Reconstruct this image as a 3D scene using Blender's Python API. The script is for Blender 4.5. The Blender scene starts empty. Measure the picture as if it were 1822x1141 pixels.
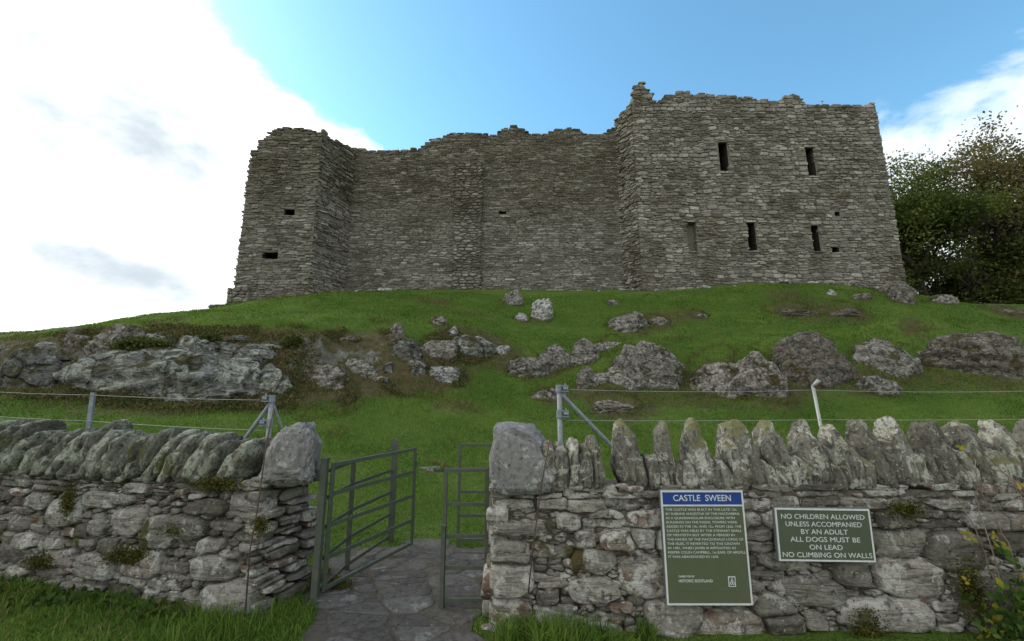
import bpy, bmesh, math, random
import numpy as np
from mathutils import Vector, Matrix, Euler
R = math.radians
SC = bpy.context.scene
COL = SC.collection

# ------------------------------------------------------------------ camera
F_PX, PITCH, EYE = 743.0, R(10.3), 1.7
cam_d = bpy.data.cameras.new('camera'); cam = bpy.data.objects.new('camera', cam_d); COL.objects.link(cam)
cam_d.sensor_width = 36; cam_d.lens = 36 * F_PX / 1822
cam_d.clip_start = 0.05; cam_d.clip_end = 5000
cam.location = (0, 0, EYE); cam.rotation_euler = (math.pi / 2 + PITCH, 0, 0)
SC.camera = cam
# ------------------------------------------------------------------ sun
SUN_AZ, SUN_EL = -62.0, 34.0
sd = bpy.data.lights.new('sun', 'SUN'); sd.energy = 1.5; sd.angle = R(12); sd.color = (1, .95, .86)
so = bpy.data.objects.new('sun', sd); COL.objects.link(so)
_d = Vector((math.sin(R(SUN_AZ)) * math.cos(R(SUN_EL)), math.cos(R(SUN_AZ)) * math.cos(R(SUN_EL)), math.sin(R(SUN_EL))))
so.rotation_euler = _d.to_track_quat('Z', 'Y').to_euler()
SC.view_settings.view_transform = 'Standard'; SC.view_settings.look = 'None'
SC.view_settings.gamma = 1; SC.view_settings.use_curve_mapping = False
SC.view_settings.exposure = 0.25
# ------------------------------------------------------------------ node helper
class NT:
    def __init__(s, nt): s.nt = nt; nt.nodes.clear()
    def n(s, t, **kw):
        nd = s.nt.nodes.new(t)
        for k, v in kw.items():
            if k.startswith('i_'):
                nd.inputs[k[2:].replace('_', ' ')].default_value = v
            else: setattr(nd, k, v)
        return nd
    def l(s, a, b): s.nt.links.new(a, b)
    def set(s, inp, v):
        if hasattr(v, 'links') or isinstance(v, bpy.types.NodeSocket): s.l(v, inp)
        else: inp.default_value = v
    def m(s, op, a, b=0.0, c=0.0, clamp=False):
        nd = s.nt.nodes.new('ShaderNodeMath'); nd.operation = op; nd.use_clamp = clamp
        s.set(nd.inputs[0], a); s.set(nd.inputs[1], b)
        if op in ('MULTIPLY_ADD', 'SMOOTH_MIN'): s.set(nd.inputs[2], c)
        return nd.outputs[0]
    def mix(s, f, a, b, mode='MIX'):
        nd = s.nt.nodes.new('ShaderNodeMix'); nd.data_type = 'RGBA'; nd.blend_type = mode
        s.set(nd.inputs[0], f); s.set(nd.inputs[6], a); s.set(nd.inputs[7], b)
        return nd.outputs[2]
    def ss(s, v, a, b):
        nd = s.nt.nodes.new('ShaderNodeMapRange'); nd.interpolation_type = 'SMOOTHSTEP'
        s.set(nd.inputs[0], v); nd.inputs[1].default_value = a; nd.inputs[2].default_value = b
        return nd.outputs[0]
    def noise(s, vec, scale, detail=4, rough=.55, dist=0.0):
        nd = s.nt.nodes.new('ShaderNodeTexNoise')
        if vec is not None: s.l(vec, nd.inputs['Vector'])
        nd.inputs['Scale'].default_value = scale; nd.inputs['Detail'].default_value = detail
        nd.inputs['Roughness'].default_value = rough; nd.inputs['Distortion'].default_value = dist
        return nd.outputs[0]
    def ramp(s, f, stops):
        nd = s.nt.nodes.new('ShaderNodeValToRGB'); s.l(f, nd.inputs[0]); e = nd.color_ramp.elements
        while len(e) < len(stops): e.new(.5)
        for k, (p, c) in enumerate(stops):
            e[k].position = p; e[k].color = (*c, 1)
        return nd.outputs[0]
# ------------------------------------------------------------------ world
W = bpy.data.worlds.new('World'); SC.world = W; W.use_nodes = True
w = NT(W.node_tree)
sky = w.n('ShaderNodeTexSky', sky_type='NISHITA'); sky.sun_disc = False
sky.sun_elevation = R(SUN_EL); sky.sun_rotation = R(SUN_AZ % 360)
sky.air_density = 1.0; sky.dust_density = 0.4; sky.ozone_density = 2.0
tc = w.n('ShaderNodeTexCoord'); sx = w.n('ShaderNodeSeparateXYZ'); w.l(tc.outputs['Generated'], sx.inputs[0])
X, Y, Z = sx.outputs
az = w.m('MULTIPLY', w.m('ARCTAN2', X, Y), 57.2958)
el = w.m('MULTIPLY', w.m('ARCSINE', Z), 57.2958)
mp = w.n('ShaderNodeMapping'); w.l(tc.outputs['Generated'], mp.inputs[0]); mp.inputs['Scale'].default_value = (1, 1, 1.7)
nA = w.m('SUBTRACT', w.noise(mp.outputs[0], 3.2, 9, .58, .3), .5)
nB = w.noise(mp.outputs[0], 2.1, 5, .5, .4)
nC = w.m('SUBTRACT', w.noise(mp.outputs[0], 5.5, 9, .6, .2), .5)
edge = w.m('SUBTRACT', w.m('MULTIPLY_ADD', w.m('SUBTRACT', 40.6, el), 1.75, -37.0), az)
m1 = w.ss(w.m('MULTIPLY_ADD', nC, 12.0, w.m('MULTIPLY_ADD', nA, 32.0, edge)), -2.0, 4.5)
r1 = w.m('MULTIPLY_ADD', nC, 12.0, w.m('SUBTRACT', az, 42.0))
r2 = w.m('MULTIPLY_ADD', nC, 16.0, w.m('SUBTRACT', 26.8, el))
m2 = w.m('MULTIPLY', w.ss(r1, -2, 3), w.ss(r2, -1.5, 3.5))
m3 = w.m('MULTIPLY', w.ss(nB, .36, .5), w.ss(Y, .05, -.25))  # unseen cloud cover behind the camera, widened to fill the castle front with light
mask = w.m('MAXIMUM', w.m('MAXIMUM', m1, m2), m3)
# wispy grey streaks inside the left cloud
sv = w.n('ShaderNodeMapping'); w.l(tc.outputs['Generated'], sv.inputs[0]); sv.inputs['Scale'].default_value = (1, 1, 3.4)
sv.inputs['Location'].default_value = (.37, .2, .55)
def streak(a0, e0, ra, re, k, tilt):
    da = w.m('SUBTRACT', az, a0); de = w.m('SUBTRACT', el, e0); de = w.m('MULTIPLY_ADD', da, tilt, de)
    q = w.m('ADD', w.m('POWER', w.m('DIVIDE', da, ra), 2.0), w.m('POWER', w.m('DIVIDE', de, re), 2.0))
    q = w.m('MULTIPLY_ADD', nC, -6.0, w.m('MULTIPLY_ADD', nA, -4.0, q)); return w.m('MULTIPLY', w.ss(q, 2.2, -1.0), k)
g1 = streak(-49.5, 26.0, 15.0, 4.6, 1.0, .22); g2 = streak(-44.5, 29.8, 5.5, 1.5, .9, .1); g3 = streak(-44.0, 12.0, 6.5, 1.9, 1.0, .12); g4 = streak(-34.0, 15.5, 2.0, 2.2, .9, .4)
g5 = w.m('MULTIPLY', w.ss(w.noise(sv.outputs[0], 2.6, 6, .5, .3), .5, .7), w.m('MULTIPLY', w.ss(Y, .3, 0.0), .7))
grey = w.m('MAXIMUM', w.m('MAXIMUM', w.m('MAXIMUM', g1, g2), w.m('MAXIMUM', g3, g4)), g5)
ccol = w.mix(grey, (14.0, 14.2, 14.4, 1), (5.9, 6.7, 7.3, 1))
ccol = w.mix(m2, ccol, (9.0, 9.5, 9.8, 1))
hs = w.n('ShaderNodeVectorMath', operation='MULTIPLY'); w.l(sky.outputs[0], hs.inputs[0]); hs.inputs[1].default_value = (1.85, 2.65, 2.5)
col = w.mix(mask, hs.outputs[0], ccol)
bg = w.n('ShaderNodeBackground'); w.l(col, bg.inputs[0]); bg.inputs[1].default_value = 0.1
wo = w.n('ShaderNodeOutputWorld'); w.l(bg.outputs[0], wo.inputs[0])

# ------------------------------------------------------------------ generic helpers
def tag(o, label=None, cat=None, group=None, kind=None):
    if label: o['label'] = label
    if cat: o['category'] = cat
    if group: o['group'] = group
    if kind: o['kind'] = kind
    return o
def empty(name, loc=(0, 0, 0), rz=0):
    o = bpy.data.objects.new(name, None); COL.objects.link(o); o.location = loc; o.rotation_euler = (0, 0, rz)
    o.empty_display_size = .2
    return o
def mesh_np(name, V, quads=None, tris=None, mat=None, parent=None, smooth=True, attrs=None):
    """V (n,3); quads (m,4); tris (k,3). Links ONE mesh object. Parent: vertices given in world, parent's offset removed."""
    V = np.asarray(V, dtype=np.float32).reshape(-1, 3)
    me = bpy.data.meshes.new(name)
    q = np.zeros((0, 4), np.int32) if quads is None else np.asarray(quads, np.int32).reshape(-1, 4)
    t = np.zeros((0, 3), np.int32) if tris is None else np.asarray(tris, np.int32).reshape(-1, 3)
    me.vertices.add(len(V)); me.vertices.foreach_set('co', V.ravel())
    me.loops.add(q.size + t.size); me.loops.foreach_set('vertex_index', np.concatenate([q.ravel(), t.ravel()]))
    me.polygons.add(len(q) + len(t))
    st = np.concatenate([np.arange(len(q)) * 4, q.size + np.arange(len(t)) * 3]).astype(np.int32)
    me.polygons.foreach_set('loop_start', st)
    me.polygons.foreach_set('use_smooth', np.full(len(q) + len(t), smooth))
    me.update(calc_edges=True); me.validate()
    if attrs:
        for k, a in attrs.items():
            at = me.attributes.new(k, 'FLOAT', 'POINT'); at.data.foreach_set('value', np.asarray(a, np.float32))
    if mat: me.materials.append(mat)
    o = bpy.data.objects.new(name, me); COL.objects.link(o)
    if parent: o.parent = parent; o.matrix_parent_inverse = Matrix.Identity(4)
    return o
class Acc:
    def __init__(s): s.V = []; s.Q = []; s.T = []; s.n = 0
    def add(s, V, Q=None, T=None):
        V = np.asarray(V, float).reshape(-1, 3)
        if Q is not None and len(Q): s.Q.append(np.asarray(Q).reshape(-1, 4) + s.n)
        if T is not None and len(T): s.T.append(np.asarray(T).reshape(-1, 3) + s.n)
        s.V.append(V); s.n += len(V)
    def box(s, c, h, rot=None):
        c = np.array(c, float); h = np.array(h, float)
        P = np.array([[x, y, z] for x in (-1, 1) for y in (-1, 1) for z in (-1, 1)]) * h
        if rot is not None: P = P @ np.array(rot).T
        s.add(P + c, [[0, 1, 3, 2], [4, 6, 7, 5], [0, 4, 5, 1], [2, 3, 7, 6], [0, 2, 6, 4], [1, 5, 7, 3]])
    def tube(s, pts, rad, n=8, cap=True):
        pts = np.array(pts, float); m = len(pts); rad = np.broadcast_to(rad, (m,))
        rings = []
        for i in range(m):
            d = pts[min(i + 1, m - 1)] - pts[max(i - 1, 0)]; d /= np.linalg.norm(d) + 1e-9
            a = np.cross(d, [0.13, 1, 0.07] if abs(d[1]) < .9 else [1, 0.1, 0]); a /= np.linalg.norm(a); b = np.cross(d, a)
            th = np.arange(n) / n * 2 * math.pi
            rings.append(pts[i] + rad[i] * (np.cos(th)[:, None] * a + np.sin(th)[:, None] * b))
        V = np.concatenate(rings); Q = []
        for i in range(m - 1):
            for k in range(n):
                k2 = (k + 1) % n; Q.append([i * n + k, i * n + k2, (i + 1) * n + k2, (i + 1) * n + k])
        T = []
        if cap:
            V = np.vstack([V, pts[0], pts[-1]]); a, b = len(V) - 2, len(V) - 1
            for k in range(n):
                k2 = (k + 1) % n; T += [[a, k2, k], [b, (m - 1) * n + k, (m - 1) * n + k2]]
        s.add(V, Q, T)
    def bar(s, a, b, wd, th, up=(0, 0, 1)):
        """flat bar from a to b, width wd along 'up', thickness th across"""
        a = np.array(a, float); b = np.array(b, float); d = b - a; L = np.linalg.norm(d); d /= L
        u = np.array(up, float); u -= d * (u @ d); u /= np.linalg.norm(u); v = np.cross(d, u)
        s.box((a + b) / 2, (L / 2, wd / 2, th / 2), np.stack([d, u, v], 1))
    def build(s, name, mat, parent=None, smooth=False, bevel=0, **kw):
        off = np.array(parent.location if parent is not None and parent.parent is None else
                       (parent.parent.location + parent.location if parent is not None else (0, 0, 0)))
        V = np.concatenate(s.V) - off
        if parent is None:
            c = np.array([(V[:, 0].min() + V[:, 0].max()) / 2, (V[:, 1].min() + V[:, 1].max()) / 2, V[:, 2].min()])
            V = V - c
        o = mesh_np(name, V, np.concatenate(s.Q) if s.Q else None, np.concatenate(s.T) if s.T else None, mat, parent, smooth, **kw)
        if parent is None: o.location = c
        if bevel:
            b = o.modifiers.new('bevel', 'BEVEL'); b.width = bevel; b.segments = 2; b.limit_method = 'ANGLE'
        return o
# vectorised noise
def _h(ix, iy, iz, s):
    n = (ix.astype(np.int64) * 73856093) ^ (iy.astype(np.int64) * 19349663) ^ (iz.astype(np.int64) * 83492791) ^ (s * 2654435761)
    n = (n ^ (n >> 13)) * 1274126177 & 0xffffffff
    n = (n ^ (n >> 16)) * 2246822519 & 0xffffffff
    return ((n ^ (n >> 15)) & 0xffffff) / 0xffffff * 2 - 1
def vnoise(P, s=0):
    P = np.asarray(P, float); F = np.floor(P); f = P - F; f = f * f * f * (f * (f * 6 - 15) + 10)
    I = F.astype(np.int64); r = 0
    for a in (0, 1):
        wx = f[..., 0] if a else 1 - f[..., 0]
        for b in (0, 1):
            wy = f[..., 1] if b else 1 - f[..., 1]
            for c in (0, 1):
                wz = f[..., 2] if c else 1 - f[..., 2]
                r = r + wx * wy * wz * _h(I[..., 0] + a, I[..., 1] + b, I[..., 2] + c, s)
    return r
def fbm(P, sc, octv=4, s=0, g=.5):
    P = np.asarray(P, float) * sc; r = 0; a = 1; t = 0
    for k in range(octv):
        r = r + a * vnoise(P + 17.3 * k, s + k); t += a; a *= g; P = P * 2.03
    return r / t
def ridged(P, sc, octv=4, s=0, g=.5):
    P = np.asarray(P, float) * sc; r = 0; a = 1; t = 0
    for k in range(octv):
        r = r + a * (1 - 2 * np.abs(vnoise(P + 11.7 * k, s + k))); t += a; a *= g; P = P * 2.1
    return r / t
# survey helper: the bearing of a point seen in the photograph, as (X/Y, (Z-EYE)/Y)
def bearing(px, py):
    xn, yn = (px - 911) / F_PX, (570.5 - py) / F_PX
    f = math.cos(PITCH) - yn * math.sin(PITCH)
    return xn / f, (math.sin(PITCH) + yn * math.cos(PITCH)) / f
def at(px, py, y):
    a, b = bearing(px, py); return Vector((a * y, y, EYE + b * y))

# ------------------------------------------------------------------ materials
def new_mat(name):
    m = bpy.data.materials.new(name); m.use_nodes = True; return m, NT(m.node_tree)
def finish(n, col, rough=.9, bump=None, bstr=.4, bdist=.02, spec=.25, extra=None):
    p = n.n('ShaderNodeBsdfPrincipled'); n.set(p.inputs['Base Color'], col); n.set(p.inputs['Roughness'], rough)
    p.inputs['Specular IOR Level'].default_value = spec
    if bump is not None:
        b = n.n('ShaderNodeBump'); n.l(bump, b.inputs['Height']); b.inputs['Strength'].default_value = bstr
        b.inputs['Distance'].default_value = bdist; n.l(b.outputs[0], p.inputs['Normal'])
    o = n.n('ShaderNodeOutputMaterial'); n.l(p.outputs[0], o.inputs[0]); return p
def stone_mat(name, stops, lichen=(.46, .46, .42), lich_amt=.0, lich_sc=6, moss=(.06, .065, .02), moss_amt=.0, moss_sc=2,
              fine=30, bstr=.5, bdist=.02, big=None, bigsc=.25, obj=False, moss_up=0.0, stretch=(1, 1, 1), bigz=None, strata=0.0, strata_sc=(3, 3, 22), crack=0.0, crack_sc=1.4):
    m, n = new_mat(name)
    g = n.n('ShaderNodeNewGeometry'); oi = n.n('ShaderNodeObjectInfo')
    mpg = n.n('ShaderNodeMapping'); mpg.inputs['Scale'].default_value = stretch
    if obj:
        t = n.n('ShaderNodeTexCoord')
        off = n.n('ShaderNodeVectorMath', operation='MULTIPLY_ADD'); n.l(oi.outputs['Location'], off.inputs[0]); off.inputs[1].default_value = (.37, .61, .83)
        n.l(t.outputs['Object'], off.inputs[2]); n.l(off.outputs[0], mpg.inputs[0])
    else: n.l(g.outputs['Position'], mpg.inputs[0])
    P = mpg.outputs[0]
    rnd = n.m('FRACT', n.m('ADD', g.outputs['Random Per Island'], oi.outputs['Random']))
    f = n.m('MULTIPLY_ADD', n.m('SUBTRACT', n.noise(P, 9, 4), .5), .55, rnd, clamp=True)
    c = n.ramp(f, stops)
    if big:
        c = n.mix(n.ss(n.noise(P, bigsc, 4, .6), .42, .62), c, big, 'MULTIPLY')
    if bigz:
        sp = n.n('ShaderNodeSeparateXYZ'); n.l(g.outputs['Position'], sp.inputs[0])
        zz = n.m('MULTIPLY_ADD', n.m('SUBTRACT', n.noise(P, .5, 4), .5), 5.0, sp.outputs[2])
        c = n.mix(n.ss(zz, bigz[0], bigz[1]), c, bigz[2], 'MULTIPLY')
    fn = n.noise(P, fine, 8, .62)
    c = n.mix(1.0, c, n.ramp(fn, [(.25, (.45, .45, .45)), (.55, (1, 1, 1)), (.8, (1.0, 1.0, 1.0))]), 'MULTIPLY')
    stn = None
    if strata > 0:
        ms = n.n('ShaderNodeMapping'); n.l(P, ms.inputs[0]); ms.inputs['Scale'].default_value = strata_sc; ms.inputs['Rotation'].default_value = (.12, .1, 0)
        stn = n.noise(ms.outputs[0], 1.0, 6, .65, .8)
        c = n.mix(n.m('MULTIPLY', n.ss(stn, .50, .36), strata), c, (.045, .042, .036, 1))
    crk = None
    if crack > 0:
        wv = n.n('ShaderNodeVectorMath', operation='MULTIPLY_ADD'); tn = n.n('ShaderNodeTexNoise'); n.l(P, tn.inputs['Vector']); tn.inputs['Scale'].default_value = crack_sc * 1.6; tn.inputs['Detail'].default_value = 5
        n.l(tn.outputs['Color'], wv.inputs[0]); wv.inputs[1].default_value = (.55, .55, .55); n.l(P, wv.inputs[2])
        vo = n.n('ShaderNodeTexVoronoi', feature='DISTANCE_TO_EDGE'); n.l(wv.outputs[0], vo.inputs['Vector']); vo.inputs['Scale'].default_value = crack_sc
        crk = n.ss(vo.outputs['Distance'], 0.0, .05)
        c = n.mix(n.m('MULTIPLY', n.m('SUBTRACT', 1.0, crk), crack), c, (.035, .032, .025, 1))
    if lich_amt > 0:
        ln = n.noise(P, lich_sc, 5, .6, .6)
        ln2 = n.m('MULTIPLY_ADD', n.m('SUBTRACT', rnd, .5), .10, ln)
        lm = n.m('MULTIPLY', n.ss(ln2, .62 - lich_amt * .16, .66 - lich_amt * .16), n.ss(fn, .3, .5))
        c = n.mix(n.m('MULTIPLY', n.m('MULTIPLY', lm, n.m('MULTIPLY_ADD', rnd, .5, .45)), n.ss(n.noise(P, lich_sc * 4, 4, .6), .30, .52)), c, (*lichen, 1))
        sp1 = n.noise(P, lich_sc * 5, 3, .5)
        c = n.mix(n.m('MULTIPLY', n.ss(sp1, .64, .69), .6), c, (lichen[0] * .9, lichen[1] * .9, lichen[2] * .8, 1))
        sp2 = n.noise(P, lich_sc * 3.1, 5, .5)
        c = n.mix(n.m('MULTIPLY', n.ss(sp2, .60, .68), .7), c, (.035, .033, .03, 1))
    if moss_amt > 0:
        mn = n.noise(P, moss_sc, 6, .65)
        if moss_up:
            spn = n.n('ShaderNodeSeparateXYZ'); n.l(g.outputs['Normal'], spn.inputs[0])
            mn = n.m('MULTIPLY_ADD', spn.outputs[2], moss_up, mn)
        mc = n.mix(n.noise(P, 25, 3), (*moss, 1), (moss[0] * 1.6, moss[1] * 1.5, moss[2] * 1.5, 1))
        c = n.mix(n.ss(mn, .66 - moss_amt * .2, .74 - moss_amt * .2), c, mc)
    h = n.m('ADD', fn, n.m('MULTIPLY', n.noise(P, fine * .27, 4, .6), 1.3))
    if stn is not None: h = n.m('MULTIPLY_ADD', stn, 3.0 * min(strata, 1), h)
    if crk is not None: h = n.m('MULTIPLY_ADD', crk, 2.0, h)
    finish(n, c, .93, h, bstr, bdist, .15)
    return m
M = {}
CASTLE = [(0, (.12, .108, .088)), (.2, (.20, .181, .151)), (.6, (.27, .246, .208)), (.88, (.325, .30, .26)), (1, (.43, .405, .36))]
M['tower'] = stone_mat('tower_rubble', CASTLE, lich_amt=.10, lich_sc=2.2, lichen=(.36, .34, .30), fine=14, bdist=.05, bstr=.7, big=(.66, .645, .60, 1), bigsc=.45,
                       moss=(.10, .085, .055), moss_amt=.2, moss_sc=.6)
M['curtain'] = stone_mat('curtain_rubble', [(0, (.13, .117, .095)), (.3, (.205, .186, .155)), (.7, (.26, .24, .204)), (.93, (.31, .29, .255)), (1, (.47, .45, .41))],
                         lich_amt=.05, lich_sc=2.5, lichen=(.33, .32, .30), fine=14, bdist=.05, bstr=.7, big=(.68, .665, .63, 1), bigsc=.4,
                         moss=(.065, .052, .03), moss_amt=.15, moss_sc=.5, stretch=(1, 1, 1.6), bigz=(11.8, 14.6, (.72, .69, .62, 1)))
M['mortar'] = stone_mat('castle_mortar', [(0, (.17, .155, .125)), (1, (.21, .192, .157))], fine=10, bdist=.04, bstr=.8, big=(.7, .68, .6, 1), bigsc=.35)
M['recess'] = stone_mat('recess_shade_stone', [(0, (.03, .027, .022)), (1, (.05, .045, .038))], fine=10, bdist=.04)  # stone coloured near black, painting the shade inside slits and holes
DRY = [(0, (.11, .10, .078)), (.3, (.18, .17, .142)), (.55, (.23, .218, .185)), (.85, (.29, .272, .232)), (.96, (.20, .16, .125)), (1, (.17, .115, .085))]
M['dry_left'] = stone_mat('field_stone', DRY, strata=.6, lichen=(.42, .42, .38), lich_amt=.42, lich_sc=6, moss=(.045, .048, .014), moss_amt=.42, moss_sc=3.0, fine=32, bdist=.02, bstr=.9)
DRY = [(0, (.11, .10, .078)), (.25, (.19, .178, .146)), (.55, (.25, .235, .195)), (.85, (.32, .30, .255)), (.96, (.22, .175, .135)), (1, (.18, .12, .09))]
M['dry_right'] = stone_mat('lichened_field_stone', DRY, strata=.6, lichen=(.44, .43, .38), lich_amt=.62, lich_sc=5.5, moss=(.06, .05, .02), moss_amt=.18, moss_sc=2.5, fine=32, bdist=.02, bstr=.9)
M['dry_core'] = stone_mat('earthy_core', [(0, (.07, .062, .048)), (1, (.11, .095, .072))], moss=(.04, .042, .015), moss_amt=.4, fine=30, bdist=.02)
M['cope_left'] = stone_mat('mossy_cope_stone', strata=.8, strata_sc=(34, 5, 8), stops= [(0, (.115, .115, .09)), (.5, (.165, .165, .13)), (1, (.215, .21, .17))], lichen=(.33, .35, .27), lich_amt=.7, lich_sc=7,
                           moss=(.07, .075, .03), moss_amt=.5, moss_sc=4, fine=38, bdist=.015, bstr=.85, obj=True)
M['cope_right'] = stone_mat('lichened_cope_stone', strata=.7, strata_sc=(26, 3, 5), stops= [(0, (.13, .12, .095)), (.5, (.185, .175, .14)), (1, (.24, .225, .185))], lichen=(.46, .46, .38), lich_amt=.65, lich_sc=8,
                            moss=(.12, .12, .06), moss_amt=.45, moss_sc=4, moss_up=.1, fine=38, bdist=.015, bstr=.85, obj=True)
M['capstone'] = stone_mat('grey_cap_stone', [(0, (.18, .175, .165)), (1, (.24, .232, .215))], lichen=(.42, .42, .38), lich_amt=.45, lich_sc=7, moss=(.1, .09, .04), moss_amt=.2, moss_sc=4, fine=30, bdist=.012, obj=True)
M['rock'] = stone_mat('hill_rock', strata=.7, strata_sc=(3.5, 3.5, 9), crack=.25, crack_sc=2.6, stops= [(0, (.19, .175, .145)), (.5, (.24, .222, .188)), (1, (.29, .272, .235))], lichen=(.42, .41, .37), lich_amt=.62, lich_sc=5.5, moss=(.055, .052, .022),
                      moss_amt=.40, moss_sc=1.7, moss_up=.10, fine=9, bdist=.07, bstr=1.0, obj=True)
M['cliff_rock'] = stone_mat('cliff_rock', strata=.7, strata_sc=(3.5, 3.5, 9), crack=.5, crack_sc=.8, stops= [(0, (.14, .14, .12)), (.5, (.19, .19, .165)), (1, (.235, .235, .205))], lichen=(.38, .40, .34), lich_amt=.6, lich_sc=3.5, moss=(.05, .047, .02),
                      moss_amt=.42, moss_sc=1.3, moss_up=.10, fine=7, bdist=.09, bstr=1.0, obj=True)
M['dark_rock'] = stone_mat('weathered_rock', strata=.7, strata_sc=(3.5, 3.5, 9), crack=.2, crack_sc=2.8, stops= [(0, (.155, .138, .11)), (.5, (.205, .183, .148)), (1, (.255, .23, .19))], lichen=(.36, .345, .30), lich_amt=.55, lich_sc=6.5, moss=(.055, .046, .022),
                      moss_amt=.45, moss_sc=1.5, moss_up=.10, fine=10, bdist=.06, bstr=1.0, obj=True)
M['white_rock'] = stone_mat('white_lichen_rock', strata=.7, strata_sc=(3.5, 3.5, 9), crack=.5, crack_sc=2.6, stops= [(0, (.26, .255, .24)), (1, (.38, .37, .34))], lichen=(.6, .6, .56), lich_amt=.9, lich_sc=4, moss=(.07, .06, .03),
                      moss_amt=.2, moss_sc=2.5, fine=12, bdist=.05, bstr=.9, obj=True)
M['flag'] = stone_mat('paving_slate', [(0, (.075, .068, .06)), (.5, (.095, .088, .078)), (1, (.118, .110, .10))], strata=.0, lichen=(.18, .18, .16), lich_amt=.05, lich_sc=6, moss=(.05, .05, .02), moss_amt=.3, moss_sc=2.2, fine=25, bdist=.008, bstr=.6)

def ground_mat():
    m, n = new_mat('hill_turf'); g = n.n('ShaderNodeNewGeometry'); P = g.outputs['Position']
    st = n.n('ShaderNodeMapping'); n.l(P, st.inputs[0]); st.inputs['Scale'].default_value = (.55, 1.5, 1.5)
    a = n.noise(st.outputs[0], .55, 5, .6); b = n.noise(P, 5, 5, .6); c0 = n.noise(P, 40, 4, .6)
    grass = n.ramp(a, [(.28, (.058, .105, .018)), (.45, (.092, .152, .025)), (.56, (.122, .195, .034)), (.70, (.175, .22, .050))])
    grass = n.mix(n.ss(b, .3, .75), grass, (.085, .142, .023, 1), 'MIX')
    grass = n.mix(n.m('MULTIPLY', n.ss(c0, .3, .7), .45), grass, (.028, .055, .010, 1))
    br = n.n('ShaderNodeAttribute', attribute_name='brown').outputs['Fac']
    brn = n.ss(n.m('MULTIPLY_ADD', n.m('SUBTRACT', n.noise(P, 2.5, 6, .65), .5), 1.1, br), .28, .75)
    heath = n.ramp(n.noise(P, 3.5, 6, .6), [(.3, (.05, .055, .02)), (.48, (.085, .080, .034)), (.6, (.115, .085, .045)), (.75, (.15, .12, .07))])
    col = n.mix(brn, grass, heath)
    cl = n.n('ShaderNodeAttribute', attribute_name='cliff').outputs['Fac']
    rk = n.ss(n.m('MULTIPLY_ADD', n.m('SUBTRACT', n.noise(P, 1.1, 7, .65), .5), 1.9, cl), .62, .78)
    rockc = n.ramp(n.noise(P, 2.2, 8, .65), [(.3, (.06, .055, .04)), (.45, (.13, .125, .10)), (.6, (.19, .185, .155)), (.7, (.38, .38, .33))])
    col = n.mix(rk, col, rockc)
    h = n.m('ADD', c0, n.m('MULTIPLY', n.noise(P, 14, 5, .6), 1.5))
    finish(n, col, .95, n.m('MULTIPLY_ADD', n.noise(P, 2.2, 4, .6), 4.0, h), .9, .07, .1)
    return m
M['ground'] = ground_mat()
def flat(name, c, rough=.6, metal=0, noise_amt=.0, sc=40, spec=.4, c2=None):
    m, n = new_mat(name); g = n.n('ShaderNodeNewGeometry')
    f = n.noise(g.outputs['Position'], sc, 5, .6)
    c2 = c2 or tuple(x * (1 - noise_amt) for x in c)
    p = finish(n, n.mix(n.ss(f, .4, .65), (*c, 1), (*c2, 1)), rough, f, .15, .003, spec); p.inputs['Metallic'].default_value = metal
    return m
M['galv'] = flat('galvanised_steel', (.20, .225, .24), .6, .15, c2=(.15, .17, .185), sc=25)
M['wire'] = flat('fence_wire', (.30, .32, .30), .5, .3)
M['gate'] = flat('green_grey_painted_steel', (.058, .070, .050), .6, .05, c2=(.080, .085, .062), sc=20)
M['rust'] = flat('rusty_wire', (.09, .055, .035), .85, 0, c2=(.05, .035, .03))
M['sgreen'] = flat('sign_green', (.078, .093, .048), .55, 0, c2=(.085, .10, .055), sc=6)
M['sgreen2'] = flat('notice_green', (.060, .080, .048), .55, 0, c2=(.068, .088, .053), sc=6)
M['sblue'] = flat('sign_blue', (.010, .040, .20), .5, 0, c2=(.012, .045, .22), sc=6)
M['swhite'] = flat('sign_white', (.56, .58, .56), .5, 0, c2=(.50, .52, .50), sc=20)
M['sback'] = flat('sign_back', (.12, .13, .13), .6)
def leaf_mat(name, stops, trans=.35, sc=.5):
    m, n = new_mat(name); g = n.n('ShaderNodeNewGeometry')
    f = n.m('MULTIPLY_ADD', n.m('SUBTRACT', g.outputs['Random Per Island'], .5), .45, n.noise(g.outputs['Position'], sc, 3, .6))
    c = n.ramp(f, stops)
    d = n.n('ShaderNodeBsdfDiffuse'); t = n.n('ShaderNodeBsdfTranslucent'); n.l(c, d.inputs[0]); n.l(c, t.inputs[0])
    x = n.n('ShaderNodeMixShader'); x.inputs[0].default_value = trans; n.l(d.outputs[0], x.inputs[1]); n.l(t.outputs[0], x.inputs[2])
    o = n.n('ShaderNodeOutputMaterial'); n.l(x.outputs[0], o.inputs[0]); return m
M['leaf_green'] = leaf_mat('green_leaves', [(.3, (.06, .085, .025)), (.5, (.11, .14, .038)), (.7, (.19, .215, .055))])
M['leaf_brown'] = leaf_mat('autumn_leaves', [(.3, (.08, .085, .038)), (.5, (.14, .132, .055)), (.7, (.20, .165, .075))])
M['leaf_dark'] = leaf_mat('dark_leaves', [(.3, (.045, .062, .02)), (.5, (.085, .105, .03)), (.7, (.13, .145, .045))])
M['blade'] = leaf_mat('grass_blades', sc=.55, trans=.4, stops= [(.28, (.062, .122, .020)), (.48, (.10, .185, .030)), (.70, (.175, .24, .050))])
M['bramble'] = leaf_mat('bramble_leaves', [(.3, (.035, .07, .015)), (.5, (.06, .11, .025)), (.65, (.10, .15, .035)), (.8, (.32, .27, .03))], .35, 5)
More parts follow.
